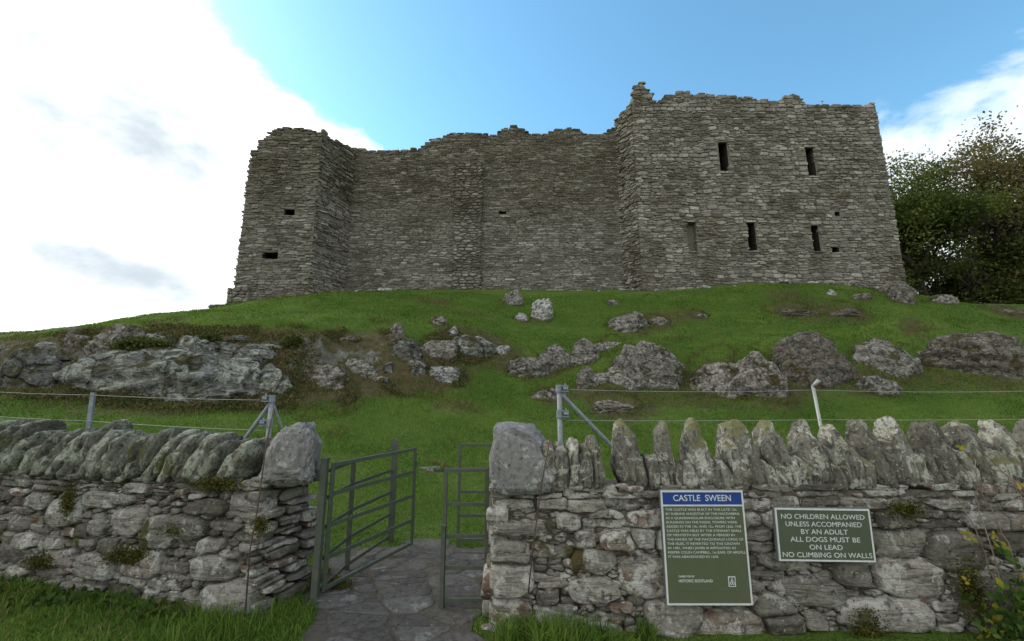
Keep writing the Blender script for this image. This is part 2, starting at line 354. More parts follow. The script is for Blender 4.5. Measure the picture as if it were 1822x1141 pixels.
M['yellow'] = leaf_mat('yellow_leaves', [(.3, (.22, .22, .03)), (.7, (.42, .34, .05))], .35, 5)
M['heath'] = leaf_mat('heath_leaves', [(.25, (.045, .055, .018)), (.45, (.075, .085, .028)), (.6, (.12, .10, .045)), (.75, (.16, .115, .06))], .2, 1.5)
M['moor'] = leaf_mat('moorland_grass', [(.25, (.07, .09, .024)), (.5, (.13, .13, .045)), (.7, (.20, .16, .075))], .25, 2.0)
M['weed'] = leaf_mat('broad_weeds', [(.3, (.03, .06, .014)), (.5, (.055, .095, .022)), (.7, (.11, .13, .04))], .3, 3)
M['moss'] = leaf_mat('moss_leaves', [(.3, (.045, .05, .012)), (.5, (.075, .075, .018)), (.7, (.12, .11, .03))], .15, 8)
M['bark'] = stone_mat('bark', [(0, (.055, .045, .033)), (1, (.08, .066, .05))], fine=6, bdist=.05)
M['cane'] = flat('bramble_cane', (.20, .15, .11), .7, 0, c2=(.14, .075, .055), sc=15)

# ------------------------------------------------------------------ terrain
COLS = {  # bearing X/Y : heights along that line (Y, Z), surveyed from the photograph
 -1.24: [(5.5, .1), (8, .95), (10.2, 1.7), (10.8, 1.95), (11.9, 3.15), (16, 4.18), (21, 3.4), (40, -2), (80, -8)],
 -.907: [(5.5, .1), (8, .85), (10.5, 1.62), (11, 1.8), (12.3, 3.70), (15, 4.35), (19, 5.42), (23, 5.3), (40, 1), (80, -6)],
 -.704: [(5.5, .05), (8, .65), (11, 1.5), (11.6, 1.72), (12.9, 3.65), (16, 4.7), (20, 6.0), (22.5, 6.70), (30, 7.0), (45, 5), (80, -2)],
 -.5:  [(5.5, .03), (8, .45), (11, 1.25), (12.3, 1.74), (13.6, 3.70), (17, 5.1), (22.5, 7.35), (25, 8.05), (27.6, 8.5), (45, 8), (80, 2)],
 -.3:  [(5.5, 0), (8, .25), (11, 1.0), (13.3, 2.0), (14.8, 3.85), (18, 5.25), (22, 7.05), (25, 8.2), (27.6, 8.7), (45, 8.8), (80, 5)],
 -.1:  [(5.5, 0), (8, .15), (11, .85), (15, 2.65), (17, 4.3), (20, 5.9), (23, 7.4), (25, 8.25), (27.6, 8.7), (45, 9), (80, 6)],
 0.0:  [(5.5, 0), (8, .12), (10, .5), (12, 1.1), (15, 2.45), (17, 3.45), (20, 5.0), (23, 7.1), (25, 8.2), (27.6, 8.7), (45, 9), (80, 6)],
 .32:  [(5.5, 0), (8, .1), (10, .5), (12, 1.15), (15, 2.6), (18, 4.1), (21, 5.9), (24, 7.75), (25, 8.15), (28, 8.7), (45, 9), (80, 6)],
 .6:   [(5.5, 0), (8, .1), (10, .5), (12, 1.2), (15, 2.7), (18, 4.4), (20, 5.6), (22, 7.25), (24, 8.35), (30, 8.7), (45, 8.6), (80, 6)],
 .85:  [(5.5, 0), (8, .1), (10, .5), (12, 1.25), (15, 2.8), (18, 4.5), (20, 5.75), (22, 7.35), (24, 8.3), (30, 8.3), (45, 8), (80, 6)],
 .98:  [(5.5, 0), (8, .1), (10, .5), (12, 1.3), (15, 2.8), (18, 4.6), (20, 5.85), (22, 7.0), (24, 7.7), (30, 7.2), (45, 7), (80, 6)],
 1.26: [(5.5, 0), (8, .1), (10, .5), (12, 1.3), (15, 2.85), (18, 4.7), (21, 6.45), (24, 6.4), (35, 6.2), (60, 6), (80, 6)],
}
TK = np.array(sorted(COLS)); YG = np.arange(0, 120, .1)
tab = np.stack([np.interp(YG, [0] + [p[0] for p in COLS[k]], [0] + [p[1] for p in COLS[k]]) for k in TK])
tab = np.maximum(tab, -20)
TG = np.linspace(-1.6, 1.6, 161)
tabf = np.stack([np.interp(TG, TK, tab[:, j]) for j in range(len(YG))], 1)
def smooth(A, sg, ax):
    k = np.arange(-int(3 * sg) - 1, int(3 * sg) + 2); kw = np.exp(-k * k / (2 * sg * sg)); kw /= kw.sum()
    pad = [(0, 0), (0, 0)]; pad[ax] = (len(k) // 2,) * 2
    B = np.pad(A, pad, 'edge'); out = 0
    for i, wgt in enumerate(kw):
        out = out + wgt * (B[i:i + A.shape[0], :] if ax == 0 else B[:, i:i + A.shape[1]])
    return out
tabf = smooth(smooth(tabf, 3.2, 0), 2.2, 1)
slope = np.gradient(tabf, .1, axis=1)
clf = np.clip((slope - .62) / .5, 0, 1) * (TG[:, None] < .02) * (YG[None] < 18)
clf = smooth(smooth(clf, 3.0, 0), 3.0, 1)
def bil(A, x, y):
    x = np.asarray(x, float); y = np.asarray(y, float)
    t = np.clip(x / np.maximum(y, 1.0), -1.599, 1.599); u = (t + 1.6) / .02; v = np.clip(y, 0, 119.8) / .1
    i = u.astype(int); j = v.astype(int); fu = u - i; fv = v - j
    i = np.clip(i, 0, 159); j = np.clip(j, 0, len(YG) - 2)
    return (A[i, j] * (1 - fu) * (1 - fv) + A[i + 1, j] * fu * (1 - fv) + A[i, j + 1] * (1 - fu) * fv + A[i + 1, j + 1] * fu * fv)
def ground_h(x, y):
    x = np.asarray(x, float); y = np.asarray(y, float)
    z = bil(tabf, x, y); c = bil(clf, x, y)
    P = np.stack([x, y, np.zeros_like(x)], -1)
    k = np.clip((y - 6) / 5, 0, 1) * np.clip((60 - y) / 30, 0, 1)
    near = np.clip(1 - np.abs(y - 25) / 5, 0, 1)
    z = z + k * (.13 * vnoise(P * np.array([.33, .75, 1])) + .05 * vnoise(P * 1.3 + 7)) * (1 - .6 * near)
    z = z + k * .12 * np.sin(y * 1.9 + 1.2 * vnoise(P * .25 + 3)) * np.clip((x + 1) / 4, 0, 1) * np.clip((23 - y) / 3, 0, 1) * np.clip((y - 12) / 4, 0, 1)
    z = z + c * (.55 * ridged(P + 5, .55, 5, 3) + .14 * fbm(P, 2.6, 4, 9))
    z = z + .008 * fbm(P, 3.0, 2, 2) * (k < .9)
    r = np.hypot(x, y - 20)
    return z * (1 - np.clip((r - 75) / 60, 0, 1)) - 9 * np.clip((r - 75) / 60, 0, 1) ** 1.0
BUMPS = []
def on_ground(px, py):
    a, b = bearing(px, py); ys = np.arange(2.5, 60, .03)
    g = ground_h(a * ys, ys); ray = EYE + b * ys
    hit = np.nonzero(g >= ray)[0]; k = hit[0] if len(hit) else int(np.argmin(ray - g))
    return Vector((a * ys[k], ys[k], g[k]))
# rocks: (px, py of base, width px, height px, material, detail, label, depth ratio, tilt)
ROCKS = [
 (238, 712, 285, 100, 'cliff_rock', 'broad pale grey rock face with green lichen, low on the left bank'),
 (40, 696, 100, 78, 'cliff_rock', 'knobbly grey rock cut off by the left edge of the photo'),
 (395, 702, 110, 78, 'cliff_rock', 'cracked pale rock just right of the broad rock face on the left bank'),
 (300, 720, 200, 42, 'cliff_rock', 'low lichened ledge along the grass under the broad rock face'),
 (470, 704, 90, 56, 'cliff_rock', 'brown streaked rock above the left strainer post'),
 (125, 620, 60, 44, 'dark_rock', 'upright brown rock in the heath at the top left of the bank'),
 (200, 628, 90, 50, 'dark_rock', 'mossy rock under the turf edge above the broad rock face'),
 (330, 640, 75, 42, 'cliff_rock', 'pale rock between green heath clumps in the middle of the left bank'),
 (440, 650, 80, 38, 'cliff_rock', 'pale broken rock above the brown streaked rock on the left bank'),
 (560, 690, 90, 40, 'dark_rock', 'dark rock at the foot of the bank, right of the left strainer post'),
 (722, 643, 50, 40, 'cliff_rock', 'overhanging pale green boulder with a dark hollow beneath it'),
 (785, 680, 62, 30, 'white_rock', 'white lichened boulder at the lower right foot of the left bank'),
 (742, 670, 26, 28, 'cliff_rock', 'small grey stone left of the white boulder at the foot of the bank'),
 (775, 636, 60, 32, 'dark_rock', 'grey rock behind the white boulder on the left bank'),
 (835, 632, 80, 36, 'cliff_rock', 'long pale rock near the right end of the left bank'),
 (893, 634, 34, 20, 'white_rock', 'small white capped stone at the right tip of the left bank'),
 (805, 598, 24, 18, 'white_rock', 'small white rock in the turf above the left bank'),
 (780, 578, 34, 16, 'dark_rock', 'low brown stone at the turf edge above the left bank'),
 (705, 600, 28, 28, 'dark_rock', 'white flecked dark rock at the top of the bank'),
 (690, 668, 22, 24, 'cliff_rock', 'small upright pale stone in the brown middle of the bank'),
 (640, 668, 50, 34, 'dark_rock', 'brown rock at the foot of the bank below the middle of the castle'),
 (915, 543, 38, 28, 'rock', 'grey rock jutting from the turf below the middle of the curtain wall'),
 (966, 571, 42, 44, 'white_rock', 'tall pointed white rock on the slope below the curtain wall'),
 (929, 573, 28, 18, 'white_rock', 'low rock touching the left side of the tall pointed white rock'),
 (1090, 544, 19, 15, 'rock', 'small square grey block on the grass below the tower corner'),
 (1122, 590, 70, 34, 'rock', 'rocky ledge with brown moss right of the middle of the slope'),
 (1172, 578, 42, 18, 'dark_rock', 'low brown end of the mossy ledge on the middle slope'),
 (1247, 566, 30, 11, 'white_rock', 'little white stone in the grass under the tower'),
 (945, 673, 76, 42, 'rock', 'low rounded rock at the left end of the middle outcrop'),
 (990, 660, 52, 46, 'rock', 'leaning rock behind the low rounded rock of the middle outcrop'),
 (1040, 655, 46, 52, 'rock', 'pale upright rock between the leaning rock and the large grey slab'),
 (1092, 632, 66, 32, 'rock', 'grey ledge at the top of the middle outcrop, under a turf brow'),
 (1158, 694, 124, 86, 'rock', 'large steep grey slab rock, biggest of the middle outcrop'),
 (1100, 700, 84, 40, 'rock', 'pale rounded toe of rock in front of the large grey slab'),
 (1048, 697, 38, 44, 'rock', 'small mossy rock at the lower left of the large grey slab'),
 (1100, 736, 84, 24, 'dark_rock', 'low brown mossy mound nearest the right strainer post brace'),
 (982, 713, 58, 24, 'rock', 'small stony bump directly left of the right strainer post top'),
 (1280, 704, 120, 58, 'dark_rock', 'low grey brown rock spreading left of the bent fence post'),
 (1362, 708, 106, 98, 'dark_rock', 'tall brown rock left of the bent fence post'),
 (1455, 690, 128, 98, 'dark_rock', 'large brown rock directly behind the bent fence post'),
 (1583, 672, 106, 70, 'rock', 'rounded grey boulder with a split right edge, right of the bent post'),
 (1568, 704, 70, 38, 'rock', 'low rock under the rounded grey boulder'),
 (1765, 672, 180, 80, 'dark_rock', 'broad brown flecked boulder at the right edge of the photo'),
 (1425, 562, 80, 12, 'dark_rock', 'flat brown left half of the ledge below the tower'),
 (1508, 565, 90, 18, 'dark_rock', 'flat pale spotted right half of the ledge below the tower'),
 (1483, 526, 16, 11, 'white_rock', 'single white stone on the grass near the foot of the tower'),
 (1536, 534, 38, 13, 'rock', 'flat grey stone right of the single white stone'),
 (1612, 540, 40, 36, 'rock', 'biggest tumbled block at the right corner of the tower'),
 (1590, 526, 36, 22, 'rock', 'tumbled block against the wall at the right tower corner'),
 (1622, 526, 26, 18, 'rock', 'upper tumbled block at the right corner of the tower'),
 (1684, 541, 46, 16, 'rock', 'low pale rock on the skyline below the trees'),
 (1795, 558, 50, 10, 'dark_rock', 'low brown stones in the turf at the far right skyline'),
 (383, 546, 26, 6, 'dark_rock', 'flat stone on the skyline left of the end wall foot'),
 (763, 838, 50, 5, 'rock', 'flat pale stone in the grass just behind the open gate'),
]
rock_xyz = [on_ground(r[0], r[1]) for r in ROCKS]
_gh0 = ground_h
BUMPS = [(p.x * 1.04, p.y + r[2] / F_PX * p.y * .85, r[2] / F_PX * p.y * .55, r[3] / F_PX * p.y * .62) for p, r in zip(rock_xyz, ROCKS) if r[2] > 60 and p.y < 18 and r[0] > 880]
def ground_h(x, y):
    z = _gh0(x, y); x = np.asarray(x, float); y = np.asarray(y, float)
    for bx, by, br, bh in BUMPS: z = z + bh * np.exp(-(((x - bx) / br) ** 2 + ((y - by) / (br * .7)) ** 2))
    return z
BROWN = [(on_ground(px, py), rx) for px, py, rx in [(860, 620, 1.5), (790, 650, 1.2), (820, 720, 1.0), (1110, 728, 1.3), (1300, 715, 1.6), (770, 535, 1.6), (1400, 522, 1.6), (1460, 553, 2.0), (1160, 570, 1.6),
         (860, 600, 1.6), (1200, 603, 1.0), (980, 700, .9), (1250, 700, 1.0), (1700, 680, 1.4), (1620, 578, .8), (1060, 690, .9), (1020, 640, .9), (880, 640, .8), (1790, 550, 1.2), (840, 560, 1.2), (1225, 560, .9),
         (660, 650, 1.6), (600, 640, 1.8), (500, 620, 1.5)]]
def build_ground():
    def axis(lo, hi, dense_lo, dense_hi, st, gr=1.12):
        a = list(np.arange(dense_lo, dense_hi, st)); s = st
        x = a[-1]
        while x < hi: s *= gr; x += s; a.append(x)
        x = a[0]; s = st; b = []
        while x > lo: s *= gr; x -= s; b.append(x)
        return np.array(b[::-1] + a)
    ax = axis(-1500, 1500, -22, 26, .085); ay = axis(-1500, 2500, 5.5, 24, .07, 1.05)
    XX, YY = np.meshgrid(ax, ay); ZZ = ground_h(XX, YY)
    CL = np.clip(bil(clf, XX, YY), 0, 1)
    BR = np.clip(bil(smooth(clf, 6, 1), XX, YY) * 2.6, 0, 1) * .9
    BR = BR * np.clip(1.4 - .5 * vnoise(np.stack([XX, YY, XX * 0], -1) * .5), .6, 1)
    for p, rr in BROWN: BR = BR + .75 * np.exp(-(((XX - p.x) / rr) ** 2 + ((YY - p.y) / (rr * .55)) ** 2))
    for p, rk in zip(rock_xyz, ROCKS):
        wd = rk[2] / F_PX * p.y * .5
        BR = BR + .55 * np.exp(-(((XX - p.x) / (wd * 1.25)) ** 2 + ((YY - p.y - .2 * wd) / (wd * .9 + .15)) ** 2) ** 2)
    ny, nx = XX.shape; idx = np.arange(nx * ny).reshape(ny, nx)
    q = np.stack([idx[:-1, :-1], idx[:-1, 1:], idx[1:, 1:], idx[1:, :-1]], -1).reshape(-1, 4)
    o = mesh_np('ground', np.stack([XX, YY, ZZ], -1), q, None, M['ground'], attrs={'brown': np.clip(BR, 0, 1).ravel(), 'cliff': CL.ravel()})
    tag(o, kind='structure')
build_ground()

# ------------------------------------------------------------------ masonry
def sites(s0, s1, z0, z1, hr, wr, rng, split=.25, thin_top=0, jit=1.0):
    """roughly coursed sites: centre, half sizes"""
    out = []; z = z0; k = 0
    while z < z1:
        h = rng.uniform(*hr) if rng.random() > .2 else rng.uniform(hr[0] * .55, hr[0])
        if thin_top and z > z1 - thin_top: h = rng.uniform(.035, .06)
        s = s0 - rng.uniform(0, wr[1])
        while s < s1:
            wd = rng.uniform(*wr) * (1 if h > hr[0] else 1.25)
            if rng.random() < split and h > hr[0] * 1.15:
                n = 2 if rng.random() < .7 else 3
                for i in range(n):
                    out.append((s + wd / 2 + rng.uniform(-.1, .1) * wd * jit, z + h * (i + .5) / n, wd / 2, h / n / 2))
            else:
                out.append((s + wd / 2 + rng.uniform(-.08, .08) * wd * jit, z + h / 2 + rng.uniform(-.16, .16) * h * jit, wd / 2, h / 2))
            s += wd
        z += h; k += 1
    return np.array(out)
def masonry(acc, place, s0, s1, z0, z1, hr, wr, seed=1, top=None, holes=(), asp=2.6, N=10, prof=None, gap=.012, split=.25, p=9,
            prot=.03, detail=0, dsc=6, thin_top=0, clip_s=True, extra_sites=None, wave=0.0, keep=None, cap=2.0, back=0.0, rag=0.0, vr=1.0, jit=1.0):
    rng = random.Random(seed); nr = np.random.RandomState(seed)
    S = sites(s0, s1, z0, z1, hr, wr, rng, split, thin_top, jit)
    if extra_sites is not None:
        E = np.array(extra_sites, float)
        ok = np.ones(len(S), bool)
        for e in E: ok &= ~((np.abs(S[:, 0] - e[0]) < e[2] + S[:, 2] * .55) & (np.abs(S[:, 1] - e[1]) < e[3] + S[:, 3] * .4))
        S = np.vstack([S[ok], E])
    C = np.stack([S[:, 0] / asp, S[:, 1]], 1)
    r = np.sqrt((S[:, 2] / asp) * S[:, 3]); wgt = r * r
    n = len(C); K = min(16, n - 1)
    nb = np.empty((n, K), int)
    for a in range(0, n, 800):
        D = ((C[a:a + 800, None] - C[None]) ** 2).sum(-1); D[np.arange(len(D)), np.arange(a, a + len(D))] = 1e9
        nb[a:a + 800] = np.argpartition(D, K, axis=1)[:, :K]
    v = C[nb] - C[:, None]; L = np.sqrt((v ** 2).sum(-1)) + 1e-6
    d = (L * L + wgt[:, None] - wgt[nb]) / (2 * L); d = np.maximum(d, .22 * L) * vr
    nx = v / L[..., None]
    hp_n = [nx]; hp_d = [d]
    def addhp(nn, dd): hp_n.append(np.broadcast_to(np.array(nn, float), (n, 1, 2)).copy()); hp_d.append(dd[:, None])
    addhp((0, -1), np.maximum(C[:, 1] - z0, .01))
    for sg_ in (-1, 1):
        addhp((sg_, 0), S[:, 2] / asp * cap); addhp((0, sg_), S[:, 3] * cap)
    if clip_s:
        addhp((-1, 0), np.maximum(C[:, 0] - s0 / asp + rag * nr.uniform(-.4, 1, n) / asp, .004)); addhp((1, 0), np.maximum(s1 / asp - C[:, 0] + rag * nr.uniform(-.4, 1, n) / asp, .004))
    kill = (C[:, 0] < s0 / asp) | (C[:, 0] > s1 / asp) | (S[:, 1] > z1)
    for (a, b, c0, c1) in holes:
        ds = np.maximum(a - S[:, 0], S[:, 0] - b) / asp; dz = np.maximum(c0 - S[:, 1], S[:, 1] - c1)
        kill |= (ds < 0.01) & (dz < 0.01)
        side = ds > dz
        jag = nr.uniform(-.03, .10, n) * (1 if b - a < 3 else 0); dd = np.full(n, 50.); nn = np.zeros((n, 1, 2)); nn[:, 0, 0] = 1
        near = (np.maximum(ds, dz) < .5)
        i = near & side; nn[i, 0, 0] = np.where(S[i, 0] < a, 1, -1); dd[i] = np.maximum(ds[i] + jag[i] / asp, .012)
        i = near & ~side; nn[i, 0, 0] = 0; nn[i, 0, 1] = np.where(S[i, 1] < c0, 1, -1); dd[i] = np.maximum(dz[i] + jag[i] * .6, .012)
        hp_n.append(nn); hp_d.append(dd[:, None])
    if top is not None: kill |= S[:, 1] > top(S[:, 0]) - S[:, 3] * .3
    if keep is not None: kill |= ~keep(S[:, 0], S[:, 1])
    HN = np.concatenate(hp_n, 1)[~kill]; HD = np.concatenate(hp_d, 1)[~kill]; C = C[~kill]; S = S[~kill]; n = len(C)
    th = (np.arange(N) + .5) / N * 2 * math.pi; U = np.stack([np.cos(th), np.sin(th)], 1)
    q = np.maximum(np.einsum('nkc,tc->nkt', HN, U), 0) / HD[..., None]
    rad = (q ** p).sum(1) ** (-1 / p)                       # n,N
    rad = rad * (1 - .09 * nr.rand(n, N)) if detail == 0 else rad * (1 - .10 * (nr.rand(n, 1)) - .0)
    ds = U[None, :, 0] * rad * asp; dz = U[None, :, 1] * rad
    ln = np.sqrt(ds ** 2 + dz ** 2) + 1e-6
    sh = np.clip(1 - gap / ln, .3, 1); ds *= sh; dz *= sh
    prof = prof or [(1, -.16), (1, 0), (.8, .03), (0, .04)]
    off = nr.rand(n) * prot * 2 - prot * .6
    tx = nr.uniform(-.08, .08, n); tz = nr.uniform(-.12, .12, n)
    rings = prof[:-1]; m = len(rings)
    A = np.zeros((n, m * N + 1, 3))
    dep = np.minimum(S[:, 2], S[:, 3]) 
    for k, (rs, o) in enumerate(rings):
        A[:, k * N:(k + 1) * N, 0] = ds * rs; A[:, k * N:(k + 1) * N, 1] = dz * rs
        A[:, k * N:(k + 1) * N, 2] = o if o < 0 else (o * np.clip(dep / .06, .5, 1.8))[:, None]
    A[:, -1, 2] = prof[-1][1] * np.clip(dep / .06, .5, 1.8)
    fr = A[:, :, 2] >= 0
    A[:, :, 2] += np.where(fr, off[:, None] + A[:, :, 0] * tx[:, None] + A[:, :, 1] * tz[:, None], 0)
    A[:, :, 0] += S[:, None, 0]; A[:, :, 1] += S[:, None, 1]
    if wave:
        A[:, :, 1] += wave * vnoise(np.stack([A[:, :, 0] * .7, A[:, :, 1] * .6, A[:, :, 0] * 0 + seed], -1)) + wave * .35 * vnoise(np.stack([A[:, :, 0] * 2.3, A[:, :, 1] * 2, A[:, :, 0] * 0 + seed], -1))
    A[:, :, 2] -= back
    if detail:
        P = A.copy(); P[..., 2] += np.arange(n)[:, None] * 3.71
        k = np.where(fr, 1, .3)
        A[:, :, 2] += k * detail * (fbm(P, dsc, 4, seed) * 1.6)
        A[:, :, 0] += detail * .8 * fbm(P + 31, dsc, 3, seed + 5); A[:, :, 1] += detail * .8 * fbm(P + 57, dsc, 3, seed + 9)
    V = place(A[..., 0].ravel(), A[..., 1].ravel(), A[..., 2].ravel())
    base = np.arange(n)[:, None] * (m * N + 1)
    k = np.arange(N); k2 = (k + 1) % N
    Q = np.concatenate([np.stack([i * N + k, i * N + k2, (i + 1) * N + k2, (i + 1) * N + k], -1) for i in range(m - 1)])
    T = np.stack([(m - 1) * N + k, (m - 1) * N + k2, np.full(N, m * N)], -1)
    acc.add(V, (Q[None] + base[:, :, None]).reshape(-1, 4), (T[None] + base[:, :, None]).reshape(-1, 3))
def plane(o, d, nrm, batter=0.0, zb=0.0):
    o = np.array(o, float); d = np.array(d, float); d /= np.linalg.norm(d); nrm = np.array(nrm, float); nrm /= np.linalg.norm(nrm)
    def f(s, z, off):
        off = off - batter * (z - zb)
        return np.stack([o[0] + d[0] * s + nrm[0] * off, o[1] + d[1] * s + nrm[1] * off, z], -1)
    return f
def backing(acc, x0, x1, z0, top, y0, y1, holes=(), inset=.022, step=.3):
    """solid core: front grid at y0+inset with the openings left free, back, ends and top following the profile"""
    cuts = sorted(set([round(v, 3) for v in list(np.arange(x0 + inset, x1 - inset, step)) + [x1 - inset] + [h[0] for h in holes] + [h[1] for h in holes]]))
    zc = sorted(set([z0] + [h[2] for h in holes] + [h[3] for h in holes]))
    yf, yb = y0 + inset, y1
    for a, b in zip(cuts[:-1], cuts[1:]):
        if b - a < 1e-3: continue
        ta, tb = float(top(np.array([a]))[0]) - .16, float(top(np.array([b]))[0]) - .16
        zs = zc + [None]
        for i in range(len(zc)):
            lo = zc[i]; hi_ = zs[i + 1]
            m = (a + b) / 2
            if hi_ is not None and any(h[0] <= m <= h[1] and h[2] - 1e-6 <= lo and hi_ <= h[3] + 1e-6 for h in holes): continue
            ha, hb = (hi_, hi_) if hi_ is not None else (ta, tb)
            acc.add([[a, yf, lo], [b, yf, lo], [b, yf, hb], [a, yf, ha]], [[0, 1, 2, 3]])
        acc.add([[a, yb, z0], [b, yb, z0], [b, yb, tb], [a, yb, ta]], [[3, 2, 1, 0]])
        acc.add([[a, yf, ta], [b, yf, tb], [b, yb, tb], [a, yb, ta]], [[0, 1, 2, 3]])
    a, b = cuts[0], cuts[-1]; ta, tb = float(top(np.array([a]))[0]) - .16, float(top(np.array([b]))[0]) - .16
    acc.add([[a, yf, z0], [a, yb, z0], [a, yb, ta], [a, yf, ta]], [[0, 1, 2, 3]])
    acc.add([[b, yf, z0], [b, yb, z0], [b, yb, tb], [b, yf, tb]], [[3, 2, 1, 0]])
def profile(pts, y):
    P = [at(px, py, y) for px, py in pts]; xs = [p.x for p in P]; zs = [p.z for p in P]
    def f(x):
        x = np.asarray(x, float); return np.interp(x, xs, zs)
    return f
def recess(px0, px1, py0, py1, y):
    a = at(px0, py1, y); b = at(px1, py0, y); a2 = at(px0, py0, y); b2 = at(px1, py1, y)
    return ((a.x + a2.x) / 2, (b.x + b2.x) / 2, a.z, b.z)

# shape library
def ico(k):
    bm = bmesh.new(); bmesh.ops.create_icosphere(bm, subdivisions=k, radius=1)
    V = np.array([v.co[:] for v in bm.verts]); T = np.array([[v.index for v in f.verts] for f in bm.faces]); bm.free(); return V, T
ICO = {k: ico(k) for k in (3, 4, 5, 6)}
def rock_shape(seed, lvl=5, planes=11, rough=.13, cut=.70, fine=.055):
    V, T = ICO[lvl]; V = V.copy(); r = np.random.RandomState(seed)
    V *= (1 + .18 * fbm(V + seed, 1.1, 2, seed))[:, None]
    for _ in range(planes):
        n = r.normal(size=3); n /= np.linalg.norm(n); d = r.uniform(cut - .12, cut + .16)
        s = V @ n - d; V -= np.where(s > 0, s * .88, 0)[:, None] * n
    nrm = V / np.linalg.norm(V, axis=1)[:, None]
    disp = rough * ridged(V + seed * 1.7, 1.5, 5, seed, .6) + fine * fbm(V + seed, 6, 4, seed + 3)
    st = V @ np.array([r.uniform(-.3, .3), r.uniform(-.3, .3), 1.0])
    disp += fine * .6 * np.sin(st * 22 + 3 * fbm(V, 1.5, 2, seed))
    V = V + nrm * disp[:, None]
    return V / np.abs(V).max(0), T
def slab_shape(seed, half, taper=.5, e=3.6, lean=0.0, rough=.02, lvl=5, point=0.0, sc=9, ytap=.25):
    V, T = ICO[lvl]; V = V.copy(); r = np.random.RandomState(seed)
    V = np.sign(V) * np.abs(V) ** (2 / e)
    mz = np.abs(V).max(0); V /= mz
    h = (V[:, 2] + 1) / 2
    wdt = 1 - taper * h ** 2.2 + .07 * np.sin(h * 9 + seed)
    V[:, 0] = V[:, 0] * wdt + r.uniform(-.15, .15) * h ** 2 
    V[:, 1] *= 1 - ytap * h ** (3 if ytap < .4 else 1.3)
    for _ in range(5):
        a = r.uniform(0, 2 * math.pi); n_ = np.array([math.cos(a) * .8, r.uniform(-.5, .5), r.uniform(.1, .8)]); n_ /= np.linalg.norm(n_)
        sd_ = V @ n_ - r.uniform(.78, 1.05); V = V - np.where(sd_ > 0, sd_ * .85, 0)[:, None] * n_
    half = np.array(half); W_ = V * half
    W_[:, 0] += lean * (W_[:, 2] + half[2])
    nrm = V / (np.linalg.norm(V, axis=1)[:, None] + 1e-6)
    g = W_ + seed * 3.3
    d = rough * (fbm(g, sc, 5, seed, .65) * 1.5 + .8 * ridged(g * np.array([1.6, 1, .5]), sc * .8, 3, seed + 4))
    return W_ + nrm * d[:, None], T
castle = empty('ruined_castle', (3.5, 27, 8.3))
tag(castle, 'ruined grey rubble stone castle with ragged wall tops crowning the grassy hill', 'castle')
YT, YC, YE = 24.0, 25.0, 22.5
TSX, FSX = .277 * 25.0, -.41 * 25.0      # where the splayed tower flank and end-wall flank meet the curtain wall
XT0, XT1 = .321 * YT, .977 * YT
XE0, XE1 = -.687 * YE, -.5024 * YE
# tower
tower_top = profile([(1126, 186), (1131, 150), (1136, 143), (1145, 146), (1150, 158), (1160, 164), (1165, 182), (1175, 176), (1190, 167), (1215, 163), (1250, 167), (1330, 172), (1390, 178), (1397, 168), (1412, 162), (1424, 168), (1430, 181), (1500, 186), (1540, 186), (1548, 183), (1570, 183)], YT)
WIN = [recess(1281.5, 1294, 254, 306, YT), recess(1437.5, 1448.5, 263, 313, YT), recess(1225, 1238, 396, 447, YT), recess(1332, 1343.5, 396, 446, YT), recess(1447, 1456.5, 402, 447, YT),
       recess(1487, 1493, 377, 384, YT), recess(1481, 1492, 440, 449, YT)]
WIN = [(a - .05, b + .05, c, d) for a, b, c, d in WIN]
tw = empty('tower'); tw.parent = castle
pr8 = [(1, -.16), (1, -.005), (.88, .016), (0, .022)]
A_ = Acc()
masonry(A_, plane((0, YT, 0), (1, 0, 0), (0, -1, 0)), XT0, XT1, 7.0, 23.0, (.11, .29), (.25, .78), seed=4, top=tower_top, holes=WIN, asp=2.1, N=12, prof=pr8, gap=.012, p=16, split=.40, prot=.018, wave=.07, rag=.06, cap=1.06, vr=1.16, jit=.8)
side_top = lambda s: np.interp(s, [0, .5, 1.24, 3], [20.5, 20.3, 19.9, 19.9])
TSD = np.array([TSX - XT0, YC - YT]); TSL = float(np.linalg.norm(TSD)); TSD /= TSL
masonry(A_, plane((XT0, YT, 0), (TSD[0], TSD[1], 0), (-TSD[1], TSD[0], 0)), 0.0, TSL + .15, 7.0, 23.0, (.10, .22), (.25, .6), seed=5, top=side_top, asp=2.4, N=10, p=14, prof=pr8, gap=.012, split=.3, prot=.055, wave=.05)
masonry(A_, plane((XT1, 0, 0), (0, 1, 0), (1, 0, 0)), YT, YT + 10, 6.0, 20.0, (.14, .28), (.35, .8), seed=6, asp=2.4, N=8, prof=pr8, gap=.02, split=.25, prot=.05, wave=.05)
off = np.array(castle.location)
def build_in(acc, name, mat, parent, **kw):
    V = np.concatenate(acc.V) - off
    return mesh_np(name, V, np.concatenate(acc.Q) if acc.Q else None, np.concatenate(acc.T) if acc.T else None, mat, parent, **kw)
bpy.data.objects.remove(tw)
tower = build_in(A_, 'tower', M['tower'], castle, smooth=False)
B_ = Acc(); backing(B_, XT0, XT1, 5.5, tower_top, YT, YT + 10, WIN)
def splay(acc, x0, y0, x1, y1, nx_, ny_, back_x, top, L, z0=5.5, ins=.03):
    ss = np.linspace(.04, L + .1, 14)
    for a, b in zip(ss[:-1], ss[1:]):
        P = [(x0 + (x1 - x0) * t / L - nx_ * ins, y0 + (y1 - y0) * t / L - ny_ * ins) for t in (a, b)]; T_ = [float(top(t)) - .15 for t in (a, b)]
        acc.add([[*P[0], z0], [*P[1], z0], [*P[1], T_[1]], [*P[0], T_[0]], [back_x, P[0][1], T_[0]], [back_x, P[1][1], T_[1]]], [[0, 1, 2, 3], [3, 2, 5, 4]])
